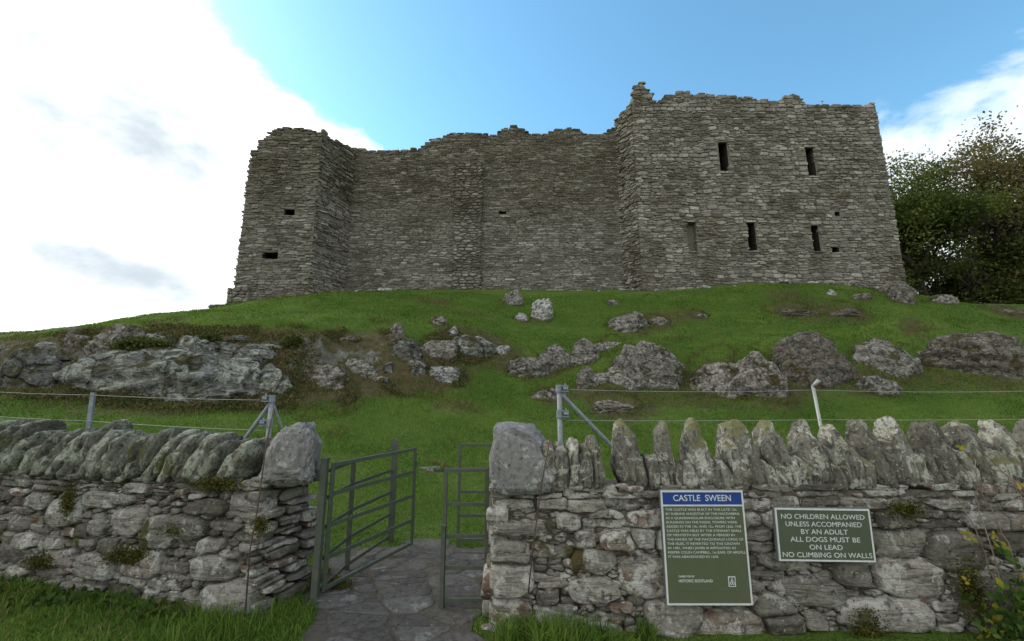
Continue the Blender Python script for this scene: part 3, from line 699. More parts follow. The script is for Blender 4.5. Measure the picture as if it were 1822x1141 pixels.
splay(B_, XT0, YT, TSX, YC, -TSD[1], TSD[0], XT0 + .1, side_top, TSL)
build_in(B_, 'wall_core', M['mortar'], tower, smooth=False)
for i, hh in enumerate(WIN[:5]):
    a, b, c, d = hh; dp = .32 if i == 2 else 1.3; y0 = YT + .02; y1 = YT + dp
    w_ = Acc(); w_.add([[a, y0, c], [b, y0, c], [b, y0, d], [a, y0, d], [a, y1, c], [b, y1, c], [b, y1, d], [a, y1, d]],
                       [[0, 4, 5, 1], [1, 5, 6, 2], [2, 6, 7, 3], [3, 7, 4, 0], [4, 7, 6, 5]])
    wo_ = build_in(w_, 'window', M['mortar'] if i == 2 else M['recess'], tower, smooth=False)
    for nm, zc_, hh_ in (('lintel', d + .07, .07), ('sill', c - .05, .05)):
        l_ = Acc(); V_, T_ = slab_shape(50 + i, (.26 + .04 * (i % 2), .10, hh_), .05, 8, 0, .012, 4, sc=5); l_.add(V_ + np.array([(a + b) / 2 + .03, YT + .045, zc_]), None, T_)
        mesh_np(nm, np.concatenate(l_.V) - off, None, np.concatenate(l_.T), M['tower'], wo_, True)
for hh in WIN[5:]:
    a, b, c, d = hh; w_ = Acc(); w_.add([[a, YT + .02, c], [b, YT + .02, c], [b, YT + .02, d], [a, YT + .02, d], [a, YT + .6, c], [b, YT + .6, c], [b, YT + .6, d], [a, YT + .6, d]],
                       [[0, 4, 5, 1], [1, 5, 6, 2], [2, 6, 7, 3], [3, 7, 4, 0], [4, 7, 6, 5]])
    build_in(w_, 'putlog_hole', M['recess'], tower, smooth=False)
# curtain wall
cur_top = profile([(600, 262), (635, 262), (660, 266), (690, 267), (748, 263), (766, 248), (800, 238), (852, 237), (886, 240), (890, 229), (912, 226), (914, 221), (924, 222), (926, 226), (940, 238), (975, 238), (988, 228), (1020, 226), (1040, 237), (1074, 237), (1085, 228), (1098, 224), (1100, 212), (1130, 212)], YC)
XC0, XC1 = XE1 + .2, XT0 - .05
CH = [recess(887, 901, 376, 381, YC)]
A_ = Acc()
masonry(A_, plane((0, YC, 0), (1, 0, 0), (0, -1, 0)), XC0, XC1, 7.6, 23.0, (.08, .17), (.26, .75), seed=14, top=cur_top, holes=CH, asp=3.2, N=12, prof=[(1, -.16), (1, -.01), (.9, .010), (0, .014)], gap=.004, p=20, split=.38, prot=.014, wave=.07, cap=1.0, vr=1.45, jit=.4)
curtain = build_in(A_, 'curtain_wall', M['curtain'], castle, smooth=False)
B_ = Acc(); backing(B_, XC0, XC1, 6, cur_top, YC, YC + 2.2, CH); build_in(B_, 'wall_core', M['mortar'], curtain, smooth=False)
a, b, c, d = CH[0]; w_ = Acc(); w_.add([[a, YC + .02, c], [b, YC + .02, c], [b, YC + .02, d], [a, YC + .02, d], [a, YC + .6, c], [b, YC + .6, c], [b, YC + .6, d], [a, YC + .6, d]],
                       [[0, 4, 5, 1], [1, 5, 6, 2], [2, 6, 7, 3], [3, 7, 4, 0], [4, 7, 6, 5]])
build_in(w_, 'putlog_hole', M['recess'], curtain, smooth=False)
# flat buttress strip on the curtain wall
YP = YC - .28; pl, prx = at(808, 400, YP).x, at(856, 400, YP).x; pz = at(830, 288, YP).z
A_ = Acc()
masonry(A_, plane((0, YP, 0), (1, 0, 0), (0, -1, 0)), pl, prx, 7.6, pz, (.13, .26), (.25, .6), seed=15, asp=2.4, N=9, prof=pr8, gap=.018, split=.3, prot=.02)
masonry(A_, plane((prx, 0, 0), (0, 1, 0), (1, 0, 0)), YP, YC, 7.6, pz, (.13, .26), (.2, .3), seed=16, asp=1.5, N=9, prof=pr8, gap=.018, prot=.02)
masonry(A_, plane((pl, 0, 0), (0, 1, 0), (-1, 0, 0)), YP, YC, 7.6, pz, (.13, .26), (.2, .3), seed=17, asp=1.5, N=9, prof=pr8, gap=.018, prot=.02)
A_.box(((pl + prx) / 2, (YP + YC) / 2 + .03, (7 + pz) / 2 - .05), ((prx - pl) / 2 - .05, .14, (pz - 7) / 2 - .05))
build_in(A_, 'flat_buttress', M['curtain'], castle, smooth=False)
# end wall (left), front + flank
end_top = profile([(395, 300), (436, 296), (442, 286), (455, 264), (462, 262), (466, 246), (484, 232), (500, 227), (520, 225), (545, 229), (560, 232)], YE)
EH = [recess(505, 524, 373, 383, YE), recess(466, 494, 449, 461, YE)]
A_ = Acc()
masonry(A_, plane((0, YE, 0), (1, 0, 0), (0, -1, 0)), XE0, XE1, 6.0, 18.0, (.09, .19), (.28, .8), seed=24, top=end_top, holes=EH, asp=3.4, N=12, prof=[(1, -.16), (1, -.01), (.9, .010), (0, .014)], gap=.008, p=22, split=.35, prot=.03, wave=.06, rag=.14, cap=1.0, vr=1.45, jit=.4)
FLD = np.array([FSX - XE1, YC - YE]); FLL = float(np.linalg.norm(FLD)); FLD /= FLL
flank_top = lambda s: np.interp(s, [0, .54, 1.08, 1.95, FLL, 4], [17.4, 17.35, 17.35, 17.5, 17.8, 17.8])
FH = [(.35, 1.7, 12.05, 12.38), (1.0, 1.55, 11.45, 11.7), (.25, 1.15, 9.95, 10.3), (.5, 1.2, 11.0, 11.2), (1.3, 1.8, 10.9, 11.15)]
masonry(A_, plane((XE1, YE, 0), (FLD[0], FLD[1], 0), (FLD[1], -FLD[0], 0)), 0.0, FLL, 6.0, 20.5, (.09, .2), (.3, .8), seed=25, top=flank_top, holes=FH, asp=3.2, N=12, prof=[(1, -.16), (1, -.01), (.9, .010), (0, .014)], gap=.008, p=22, split=.35, prot=.025, wave=.08, cap=1.0, vr=1.45, jit=.4)
masonry(A_, plane((XE0, 0, 0), (0, 1, 0), (-1, 0, 0)), YE, YE + 7.5, 5.0, 16.0, (.09, .19), (.3, .9), seed=26, asp=3.2, N=8, prof=pr8, gap=.02, split=.3, prot=.10, wave=.05)
endw = build_in(A_, 'end_wall', M['curtain'], castle, smooth=False)
B_ = Acc()
# the core follows the front profile and rises to the flank profile behind
backing(B_, XE0, XE1 + .001, 5, end_top, YE, YE + 7.5, EH, inset=.022)
build_in(B_, 'wall_core', M['mortar'], endw, smooth=False)
B_ = Acc(); splay(B_, XE1, YE, FSX, YC, FLD[1], -FLD[0], XE1 - .9, flank_top, FLL, ins=.06)
build_in(B_, 'wall_core', M['mortar'], endw, smooth=False)
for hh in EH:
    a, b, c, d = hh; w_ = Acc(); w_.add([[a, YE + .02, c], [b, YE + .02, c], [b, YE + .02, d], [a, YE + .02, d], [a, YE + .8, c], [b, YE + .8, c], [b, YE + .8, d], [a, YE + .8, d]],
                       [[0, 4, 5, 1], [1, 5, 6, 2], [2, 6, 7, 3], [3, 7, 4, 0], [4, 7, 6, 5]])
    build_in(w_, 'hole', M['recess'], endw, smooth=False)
# plinth at the outer foot of the end wall
px0, px1 = at(402, 530, YE - .25).x, at(440, 530, YE - .25).x; pz = at(415, 514, YE - .25).z
A_ = Acc(); masonry(A_, plane((0, YE - .25, 0), (1, 0, 0), (0, -1, 0)), px0, px1, 5.8, pz, (.14, .26), (.3, .6), seed=31, asp=2, N=9, prof=pr8, prot=.03)
A_.box(((px0 + px1) / 2, YE + .3, (5.5 + pz) / 2 - .04), ((px1 - px0) / 2 - .02, .5, (pz - 5.5) / 2 - .03))
build_in(A_, 'plinth', M['tower'], castle, smooth=False)
A_ = Acc(); b0 = at(1464, 190, YT + 2); A_.tube([(b0.x, b0.y, b0.z - .6), (b0.x, b0.y, b0.z + .45)], .025, 6); A_.box((b0.x, b0.y, b0.z + .42), (.09, .02, .02))
build_in(A_, 'lightning_rod', M['galv'], castle, smooth=False)

# ------------------------------------------------------------------ rocks
def put_rock(name, c, half, rz, seed, mat, lvl=5, **kw):
    V, T = rock_shape(seed, lvl, **kw); V = V * np.array(half)
    o = mesh_np(name, V, None, T, mat, None, True); o.location = c; o.rotation_euler = (0, 0, rz); return o
for k, (rk, p) in enumerate(zip(ROCKS, rock_xyz)):
    px, py, wpx, hpx, mt, label = rk
    a = at(px - wpx / 2, py, p.y); b = at(px + wpx / 2, py, p.y); wd = (b.x - a.x) / 2
    dp = min(wd * .6, 1.3); cy = p.y + dp * .55
    zt = at(px, py - hpx, cy + dp * .15).z; zb = at(px, py, p.y).z
    hz = max((zt - zb) / 2, .04)
    big_ = wpx > 45; dp = wd * (.75 if big_ else .9)
    cz = zb + (zt - zb) * (.10 if big_ else .2)
    o = put_rock('rock', (p.x * cy / p.y, p.y + dp * .8, cz), (wd * (1.30 if big_ else 1.15), dp, max((at(px, py - hpx, p.y + dp * .8).z - cz) * 1.03, .05)), 0.0, 100 + k * 7, M[mt], 6 if wpx > 60 else 5,
                 rough=.12 if mt != 'white_rock' else .16, cut=.70)
    tag(o, label, 'rock')
rr = random.Random(77); k = 0
while k < 34:
    px = rr.uniform(0, 900); py = rr.uniform(600, 700); q0 = on_ground(px, py)
    if float(bil(clf, q0.x, q0.y)) < .12: k += .02; continue
    sz = rr.uniform(.14, .42); o = put_rock('embedded_rock', (q0.x, q0.y + sz * .5, q0.z), (sz * 1.5, sz * .9, sz * rr.uniform(.5, .8)), rr.uniform(-.4, .4), 2000 + int(k * 50), M['cliff_rock' if px < 520 else 'dark_rock'], 5)
    tag(o, 'small lichened rock embedded in the brown heathy left bank', 'rock', 'small rocks embedded in the left bank'); k += 1
# pale fallen stones along the castle foot
rr = random.Random(8)
def foot(px, yy, n, lo, hi, label, group):
    for i in range(n):
        x = at(rr.uniform(*px), 520, yy).x; y = yy - rr.uniform(.15, .45); z = float(ground_h(x, y)); s = rr.uniform(lo, hi)
        o = put_rock('fallen_stone', (x, y, z + s * .15), (s * 1.5, s, s * .62), rr.uniform(-.3, .3), 900 + i + int(yy * 10), M['white_rock'] if rr.random() < .6 else M['rock'], 3, planes=5, fine=.02)
        tag(o, label, 'stone', group)
foot((600, 760), YC, 13, .08, .22, 'pale fallen stone lying along the foot of the curtain wall, left part', 'fallen stones below the curtain wall')
foot((1020, 1130), YC - .2, 7, .08, .2, 'small stone lying in the corner where curtain wall meets tower', 'fallen stones in the wall corner')
foot((1160, 1560), YT, 16, .08, .28, 'pale fallen stone lying along the foot of the tower', 'fallen stones below the tower')

# ------------------------------------------------------------------ dry stone walls
hi_prof = [(1, -.12), (1, -.02), (.985, -.004), (.95, .008), (.88, .015), (.76, .019), (.60, .021), (.44, .022), (.28, .022), (.13, .022), (0, .022)]
def coping(parent, mat, x, y, zb, half, lean, rz, seed, taper=.5, e=3.6, rough=.02, lvl=5, name='coping_stone', lab=None, ytap=.25):
    V, T = slab_shape(seed, half, taper, e, lean, rough, lvl, ytap=ytap)
    c, s = math.cos(rz), math.sin(rz)
    V = np.stack([V[:, 0] * c - V[:, 1] * s, V[:, 0] * s + V[:, 1] * c, V[:, 2] + half[2]], -1)
    o = mesh_np(name, V, None, T, mat, parent, True)
    o.location = Vector((x, y, zb)) - parent.location
    return o
# right wall
RW = empty('dry_stone_wall', (4.4, 3.75, 0))
tag(RW, 'lichen spotted dry stone wall right of the gateway carrying both green signs', 'wall')
YR = 3.42; RX0, RX1 = -.19, 9.0
def build_w(acc, name, mat, parent, **kw):
    return mesh_np(name, np.concatenate(acc.V) - np.array(parent.location), np.concatenate(acc.Q), np.concatenate(acc.T) if acc.T else None, mat, parent, **kw)
A_ = Acc()
big = [(-.03, .10, .18, .14), (-.01, .345, .18, .12), (-.02, .54, .15, .085), (.05, .695, .22, .05), (.62, .47, .17, .09), (.33, .53, .13, .05), (1.0, .36, .20, .15), (.62, .27, .2, .08), (.30, .07, .17, .10),
       (2.55, .40, .12, .10), (2.20, .26, .28, .10), (1.95, .18, .15, .09), (3.0, .34, .24, .14), (1.6, .02, .26, .14), (2.8, .10, .34, .11), (3.35, .55, .2, .14), (2.98, .60, .2, .12), (3.6, .2, .3, .2), (1.2, .10, .22, .13)]
masonry(A_, plane((0, YR, 0), (1, 0, 0), (0, -1, 0), batter=.05), RX0, RX1, -.12, .995, (.075, .17), (.14, .42), seed=41, asp=2.1, N=26, prof=hi_prof, gap=.006, split=.36, p=24, cap=1.12, vr=1.08, jit=.9, prot=.03, detail=.017, dsc=9, thin_top=.15, extra_sites=big, wave=.02)
masonry(A_, plane((0, YR, 0), (1, 0, 0), (0, -1, 0), batter=.05), RX0 + .03, 4.6, -.1, .97, (.04, .075), (.07, .16), seed=44, asp=1.7, N=12, prof=[(1, -.06), (1, -.01), (.85, .006), (0, .010)], gap=.004, p=12, prot=.015, detail=.006, dsc=14, back=.016)
masonry(A_, plane((RX0, 0, 0), (0, 1, 0), (-1, 0, 0), batter=.05), YR, YR + .56, -.12, .995, (.13, .22), (.2, .4), seed=42, asp=1.75, N=20, prof=hi_prof, gap=.014, split=.25, prot=.02, detail=.010, dsc=9)
masonry(A_, plane((0, YR + .56, 0), (1, 0, 0), (0, 1, 0), batter=.05), RX0, RX1, -.12, .995, (.12, .22), (.2, .45), seed=43, asp=1.8, N=14, prof=pr8, gap=.014, split=.25, prot=.02)
build_w(A_, 'stonework', M['dry_right'], RW)
B_ = Acc(); B_.box(((RX0 + RX1) / 2, YR + .28, .43), ((RX1 - RX0) / 2 - .04, .22, .54)); build_w(B_, 'wall_core', M['dry_core'], RW)
rr = random.Random(5)
# tall stones at surveyed places, low fillers between
tips = [(1109, 752, 40), (1178, 754, 22), (1231, 751, 34), (1302, 751, 46), (1364, 752, 34), (1424, 751, 34), (1477, 760, 24), (1525, 750, 34), (1583, 748, 44), (1645, 751, 46), (1706, 753, 42), (1770, 750, 44), (1836, 752, 44), (1900, 752, 42)]
last = None
xs = []
for i, (px, py, wpx) in enumerate(tips):
    p = at(px, py, YR + .2); hw = wpx / F_PX * (YR + .2) / 1.03 / 2 * (.85 if px < 1500 else .70)
    xs.append((p.x, p.z, hw))
    xx = xs[-1][0]
while xx < RX1 - .2: xx += rr.uniform(.26, .33); xs.append((xx, rr.uniform(1.43, 1.52), rr.uniform(.09, .13)))
for i, (x, z, hw) in enumerate(xs):
    lean = -.05 - .035 * max(0, x - 1.2)
    h = z - .985
    coping(RW, M['cope_right'], x - lean * h * .9, YR + .22 + rr.uniform(-.02, .02), .975, (hw * 1.3, .17, h / 2 + .008), lean, rr.uniform(-.12, .12), 300 + i, ytap=.6, taper=rr.uniform(.28, .5), e=rr.uniform(3.2, 4.5), rough=.030)
    nx_ = xs[i + 1][0] if i + 1 < len(xs) else x + .3
    g0, g1 = x + hw * .85, nx_ - (xs[i + 1][2] if i + 1 < len(xs) else .1) * .85
    n = max(1, int(round((g1 - g0) / .075)))
    for j in range(n):
        fx = g0 + (j + .5) * (g1 - g0) / n; hh = rr.uniform(.20, .33)
        coping(RW, M['cope_right'], fx - lean * hh * .5, YR + .21 + rr.uniform(-.03, .02), .975, ((g1 - g0) / n * .62, .17, hh / 2), lean, rr.uniform(-.15, .15), 400 + i * 5 + j, taper=rr.uniform(.15, .45), e=5.5, rough=.022)
fxs = [(.40, .36, .055), (.50, .37, .04), (.585, .33, .05), (.30, .36, .05), (.68, .40, .05)]
for j, (fx, hh, hw) in enumerate(fxs):
    coping(RW, M['cope_right'], fx, YR + .2, .975, (hw * 1.1, .2, hh / 2), rr.uniform(-.06, .06), rr.uniform(-.1, .1), 560 + j, taper=.25, e=4.5, rough=.02)
p0, p1 = at(876, 800, YR + .1), at(981, 800, YR + .1); zt = at(930, 756, YR + .2).z
coping(RW, M['capstone'], (p0.x + p1.x) / 2, YR + .23, .955, ((p1.x - p0.x) / 2 * 1.06, .27, (zt - .955) / 2), 0.0, 0.0, 620, taper=.05, e=10, rough=.022, lvl=6, name='capstone')
# left wall
LO = np.array([-2.03, 3.62]); LDv = np.array([-2.60, .54]); LDv = LDv / np.linalg.norm(LDv); LN = np.array([-LDv[1], LDv[0]]) * 1.0
LN = np.array([LDv[1], -LDv[0]]);  LN = LN if LN[1] < 0 else -LN         # faces the camera
LW = empty('dry_stone_wall', (-4.3, 4.3, 0))
tag(LW, 'mossy dry stone wall with leaning rounded coping stones, left of the gateway', 'wall')
LL = 5.6
A_ = Acc()
big = [(.20, .12, .24, .14), (.10, .58, .2, .05), (.40, .33, .22, .10), (.47, .49, .13, .06), (.72, .60, .17, .10), (.15, .83, .2, .08), (1.0, .55, .16, .13), (1.38, .62, .18, .14), (1.15, .30, .2, .12), (1.62, .25, .2, .12), (2.1, .65, .18, .12), (1.75, .78, .2, .07), (.55, .78, .2, .06)]
masonry(A_, plane((LO[0], LO[1], 0), (LDv[0], LDv[1], 0), (LN[0], LN[1], 0), batter=.05), 0.0, LL, -.1, .985, (.075, .165), (.13, .38), seed=51, asp=2.0, N=26, prof=hi_prof, gap=.007, split=.36, p=24, cap=1.15, vr=1.06, prot=.036, detail=.018, dsc=9, thin_top=.08, extra_sites=big, wave=.02)
masonry(A_, plane((LO[0], LO[1], 0), (LDv[0], LDv[1], 0), (LN[0], LN[1], 0), batter=.05), 0.03, 3.6, -.1, .97, (.04, .075), (.07, .16), seed=54, asp=1.7, N=12, prof=[(1, -.06), (1, -.01), (.85, .006), (0, .010)], gap=.004, p=12, prot=.015, detail=.006, dsc=14, back=.016)
EDv = np.array([-1.76, 4.22]) - LO; EL = np.linalg.norm(EDv); EDv = EDv / EL; EN = np.array([EDv[1], -EDv[0]])
masonry(A_, plane((LO[0], LO[1], 0), (EDv[0], EDv[1], 0), (EN[0], EN[1], 0), batter=.05), -.03, EL, -.1, .985, (.05, .12), (.2, .45), seed=52, cap=1.2, asp=3.2, N=22, prof=hi_prof, gap=.010, split=.2, prot=.022, detail=.012, dsc=9, wave=.05)
masonry(A_, plane((LO[0] - LN[0] * .58, LO[1] - LN[1] * .58, 0), (LDv[0], LDv[1], 0), (-LN[0], -LN[1], 0), batter=.05), 0.0, LL, -.1, .985, (.12, .22), (.2, .45), seed=53, asp=1.8, N=14, prof=pr8, gap=.014, split=.25, prot=.02)
build_w(A_, 'stonework', M['dry_left'], LW)
B_ = Acc()
def l3(s, o, z): return [LO[0] + LDv[0] * s - LN[0] * o, LO[1] + LDv[1] * s - LN[1] * o, z]
a0, a1 = l3(.13, .09, -.1), l3(LL, .09, -.1); a2 = l3(LL, .54, -.1); ed = LO + EDv * (EL - .06); a3 = [ed[0] - .14, ed[1], -.1]
b_ = [[p[0], p[1], .96] for p in (a0, a1, a2, a3)]
B_.add([a0, a1, a2, a3] + b_, [[0, 1, 5, 4], [1, 2, 6, 5], [2, 3, 7, 6], [3, 0, 4, 7], [4, 5, 6, 7]])
build_w(B_, 'wall_core', M['dry_core'], LW)
rzL = math.atan2(-LDv[1], -LDv[0])
s = .30; i = 0
while s < LL - .15:
    q = LO + LDv * s - LN * .24; hh = rr.uniform(.38, .50) if i > 0 else .36
    if .32 < s < .6: hh *= .86
    wd = rr.uniform(.07, .125)
    coping(LW, M['cope_left'], q[0] - .17, q[1] + rr.uniform(-.02, .02), .965, (wd, .21, hh / 2), .42 + rr.uniform(-.12, .14), rzL + rr.uniform(-.15, .15), 700 + i, taper=rr.uniform(.35, .65), e=rr.uniform(3.2, 5.5), rough=.024)
    q2 = q + LDv * .09 + LN * .12; coping(LW, M['cope_left'], q2[0] - .12, q2[1], .965, (.05, .12, rr.uniform(.09, .14)), .5, rzL + rr.uniform(-.2, .2), 850 + i, taper=.3, e=5, rough=.03, lvl=4)
    s += rr.uniform(.16, .225); i += 1
pc = at(516, 800, 3.82)
coping(LW, M['capstone'], pc.x, 3.88, .96, (.21, .25, .245), -.02, .25, 831, taper=.32, e=5, rough=.03, lvl=6, name='capstone')

# ------------------------------------------------------------------ path
def path_keep(s, z):
    left = np.where(z < 3.8, -1.64 + (3.8 - z) * .38, -1.72 - (z - 3.8) * .15) + .05 * np.sin(z * 9); return (s > left) & (s < np.where(z < 3.9, -.34 + .04 * np.sin(z * 11), -.12 + .25 * np.clip(z - 4.1, 0, 2))) & (z < 5.25 + .15 * np.sin(s * 5))
A_ = Acc()
def flatplace(s, z, off):
    return np.stack([s, z, ground_h(s, z) + .012 + off * .35], -1)
masonry(A_, flatplace, -2.3, .6, 1.2, 5.5, (.15, .40), (.22, .7), seed=61, asp=1.5, N=22, prof=[(1, -.12), (1, -.012), (.975, -.002), (.92, .004), (.8, .006), (.6, .006), (.4, .006), (.2, .006), (0, .006)], gap=.004, split=.25, p=26, prot=.012, detail=.008, dsc=5, wave=.1, keep=path_keep, clip_s=False)
o = mesh_np('path', np.concatenate(A_.V), np.concatenate(A_.Q), np.concatenate(A_.T), M['flag']); tag(o, kind='structure')
M['mud'] = stone_mat('trodden_earth', [(0, (.065, .058, .048)), (1, (.09, .08, .066))], moss=(.035, .055, .014), moss_amt=.35, moss_sc=3, fine=30, bdist=.01)
gx, gy = np.meshgrid(np.linspace(-2.05, .15, 60), np.linspace(1.2, 5.3, 100))
gz = ground_h(gx, gy) + .006; idx = np.arange(gx.size).reshape(gx.shape)
kp = path_keep(gx, gy + .1)
q = np.stack([idx[:-1, :-1], idx[:-1, 1:], idx[1:, 1:], idx[1:, :-1]], -1).reshape(-1, 4); q = q[kp[:-1, :-1].ravel()]
o = mesh_np('path_bed', np.stack([gx, gy, gz], -1), q, None, M['mud']); tag(o, kind='structure')

# ------------------------------------------------------------------ signs
def text_mesh(txt, size, width=None, sx_=1.0, align='LEFT', extr=.0012, space=1.0, off=0.0):
    cu = bpy.data.curves.new('lettering', 'FONT'); cu.body = txt; cu.size = size; cu.align_x = align; cu.extrude = extr
    cu.space_character = space; cu.offset = off; cu.resolution_u = 4
    o = bpy.data.objects.new('t', cu); COL.objects.link(o); bpy.context.view_layer.update()
    me = bpy.data.meshes.new_from_object(o.evaluated_get(bpy.context.evaluated_depsgraph_get()))
    bpy.data.objects.remove(o); bpy.data.curves.remove(cu)
    V = np.array([v.co[:] for v in me.vertices]) if len(me.vertices) else np.zeros((0, 3))
    F = [list(p.vertices) for p in me.polygons]; bpy.data.meshes.remove(me)
    if width and len(V):
        k = width / (V[:, 0].max() - V[:, 0].min())
        c = 0 if align == 'LEFT' else (V[:, 0].max() + V[:, 0].min()) / 2
        V[:, 0] = (V[:, 0] - c) * k
    return V, F
def letters(items, name, mat, parent, y):
    """items: (text, x, z, size, width, align) in sign-local coordinates"""
    VV = []; FF = []; n = 0
    for (t, x, z, size, wdt, al, of) in items:
        V, F = text_mesh(t, size, wdt, align=al, off=of)
        V = np.stack([V[:, 0] + x, -V[:, 2] + y, V[:, 1] + z], -1); VV.append(V); FF += [[a + n for a in f] for f in F]; n += len(V)
    me = bpy.data.meshes.new(name); me.from_pydata(np.concatenate(VV).tolist(), [], FF); me.materials.append(mat)
    o = bpy.data.objects.new(name, me); COL.objects.link(o); o.parent = parent; return o
def lbox(name, x0, x1, z0, z1, y0, y1, mat, parent, bevel=0.0):
    a = Acc(); a.box(((x0 + x1) / 2, (y0 + y1) / 2, (z0 + z1) / 2), (abs(x1 - x0) / 2, abs(y1 - y0) / 2, abs(z1 - z0) / 2))
    o = mesh_np(name, np.concatenate(a.V), np.concatenate(a.Q), None, mat, parent, False)
    return o
def border(name, w_, h_, t, mat, parent, y0, y1, extra=()):
    a = Acc(); ym, yh = (y0 + y1) / 2, abs(y1 - y0) / 2
    a.box((w_ / 2, ym, t / 2), (w_ / 2, yh, t / 2)); a.box((w_ / 2, ym, h_ - t / 2), (w_ / 2, yh, t / 2))
    a.box((t / 2, ym, h_ / 2), (t / 2, yh, h_ / 2 - t)); a.box((w_ - t / 2, ym, h_ / 2), (t / 2, yh, h_ / 2 - t))
    for z in extra: a.box((w_ / 2, ym, z), (w_ / 2 - t, yh, t * .45))
    return mesh_np(name, np.concatenate(a.V), np.concatenate(a.Q), None, mat, parent, False)
YS = YR - .085
s1a = at(1175, 873, YS); s1b = at(1345, 1081, YS); SW, SH = at(1321, 875, YS).x - s1a.x, s1a.z - at(1187, 1077, YS).z
sg = empty('information_sign', (s1a.x, YS, s1a.z - SH), 0)
tag(sg, 'tall green history board with a blue CASTLE SWEEN header on the wall', 'sign')
lbox('backing_board', -.004, SW + .004, -.004, SH + .004, 0.006, .03, M['sback'], sg)
hd = SH * .135
lbox('panel', .004, SW - .004, .004, SH - hd, 0, .0058, M['sgreen'], sg)
lbox('header_panel', .004, SW - .004, SH - hd + .0002, SH - .004, 0, .0058, M['sblue'], sg)
border('border', SW, SH, .012, M['swhite'], sg, -.003, .0057, extra=(SH - hd,))
letters([('CASTLE  SWEEN', SW / 2, SH - hd * .70, .062, SW * .70, 'CENTER', .0003)], 'title_lettering', M['swhite'], sg, -.0005)
body = ["THE CASTLE WAS BUILT IN THE LATE 12c.", "BY SUIBHNE ANCESTOR OF THE MACSWEENS.", "AS A QUADRANGULAR ENCLOSURE WITH", "BUILDINGS ON THE INSIDE. TOWERS WERE",
        "ADDED IN THE 14c. AND 15c. FROM 1262, THE", "CASTLE WAS HELD BY THE STEWART EARLS", "OF MENTEITH BUT AFTER A PERIOD IN", "THE HANDS OF THE MACDONALD LORDS OF",
        "THE ISLES, IT REVERTED TO THE CROWN", "IN 1481, WHEN JAMES III APPOINTED AS", "KEEPER COLIN CAMPBELL, 1st EARL OF ARGYLL.", "IT WAS ABANDONED IN 1645."]
wds = [.87, .895, .83, .85, .90, .895, .81, .91, .86, .81, .93, .60]
its = [(t, SW * .045, SH - hd - SH * (.047 + .0378 * i), .0225, SW * wd_ , 'LEFT', -.0001) for i, (t, wd_) in enumerate(zip(body, wds))]
its += [('CARED FOR BY', SW * .15, SH * .235, .017, SW * .19, 'LEFT', .0002), ('HISTORIC SCOTLAND', SW * .15, SH * .193, .026, SW * .40, 'LEFT', .0003)]
letters(its, 'lettering', M['swhite'], sg, -.0005)
ex, ez, ew, eh = SW * .735, SH * .155, SW * .085, SH * .088
em = lbox('emblem', ex, ex + ew, ez, ez + eh, -.002, .0057, M['swhite'], sg)
a = Acc(); a.box((ex + ew / 2, -.0026, ez + eh / 2), (ew * .38, .0005, eh * .41)); mesh_np('emblem_field', np.concatenate(a.V), np.concatenate(a.Q), None, M['sgreen2'], em, False)
a = Acc()
for (cx, cz, r_) in [(0, .17, .13), (-.16, -.14, .13), (.16, -.14, .13)]:
    th = np.linspace(0, 2 * math.pi, 17); a.tube([(ex + ew / 2 + ew * (cx + r_ * math.cos(t)), -.0036, ez + eh * (.5 + cz + r_ * math.sin(t))) for t in th], .0022, 5, cap=False)
mesh_np('emblem_rings', np.concatenate(a.V), np.concatenate(a.Q), None, M['swhite'], em, False)
a = Acc(); a.box((SW * .5, -.0004, SH * .115), (SW * .37, .0004, .0008)); mesh_np('rule_line', np.concatenate(a.V), np.concatenate(a.Q), None, M['sgreen2'], sg, False)
s2a = at(1377, 904, YS); S2W = (at(1545, 907, YS).x - s2a.x); S2H = s2a.z - at(1390, 998, YS).z
sn = empty('notice_sign', (s2a.x, YS, s2a.z - S2H)); sn.rotation_euler = (0, R(.8), 0)
tag(sn, 'small green notice that children and dogs must be supervised, right of the history board', 'sign')
lbox('backing_board', -.004, S2W + .004, -.004, S2H + .004, .006, .03, M['sback'], sn)
lbox('panel', .004, S2W - .004, .004, S2H - .004, 0, .0058, M['sgreen2'], sn)
border('border', S2W, S2H, .011, M['swhite'], sn, -.003, .0057)
ln2 = ["NO CHILDREN ALLOWED", "UNLESS ACCOMPANIED", "BY AN ADULT", "ALL DOGS MUST BE", "ON LEAD", "NO CLIMBING ON WALLS"]; w2 = [.88, .80, .49, .73, .345, .93]
letters([(t, S2W * (.5 if i < 5 else .505), S2H * (.80 - .145 * i), .048, S2W * w2[i], 'CENTER', .0) for i, t in enumerate(ln2)], 'lettering', M['swhite'], sn, -.0005)

# ------------------------------------------------------------------ gate
def gz0(x, y): return float(ground_h(x, y))
gp = empty('gate_post', (-1.655, 3.86, 0)); tag(gp, 'green steel gate post standing against the end of the left wall', 'post')
a = Acc(); a.box((-1.655, 3.86, .55), (.028, .028, .60)); a.build('post', M['gate'], gp, bevel=.003)
a = Acc(); a.box((-1.655, 3.86, 1.157), (.034, .034, .006)); a.build('post_cap', M['gate'], gp, bevel=.002)
for z in (.16, .98):
    a = Acc(); a.tube([(-1.625, 3.86, z - .03), (-1.60, 3.90, z - .03), (-1.60, 3.90, z + .05)], .010, 6); a.build('hinge', M['gate'], gp)
G0, G1 = np.array([-1.60, 3.91]), np.array([-1.12, 5.03])
gt = empty('gate', (-1.60, 3.91, 0)); tag(gt, 'open green steel gate leaf swung inwards over the flagstones', 'gate')
def gp3(P, z): return (P[0], P[1], z)
for P in (G0, G1):
    a = Acc(); a.bar(gp3(P, .07), gp3(P, 1.115), .045, .012, up=(*(G1 - G0), 0)); a.build('stile', M['gate'], gt, bevel=.002)
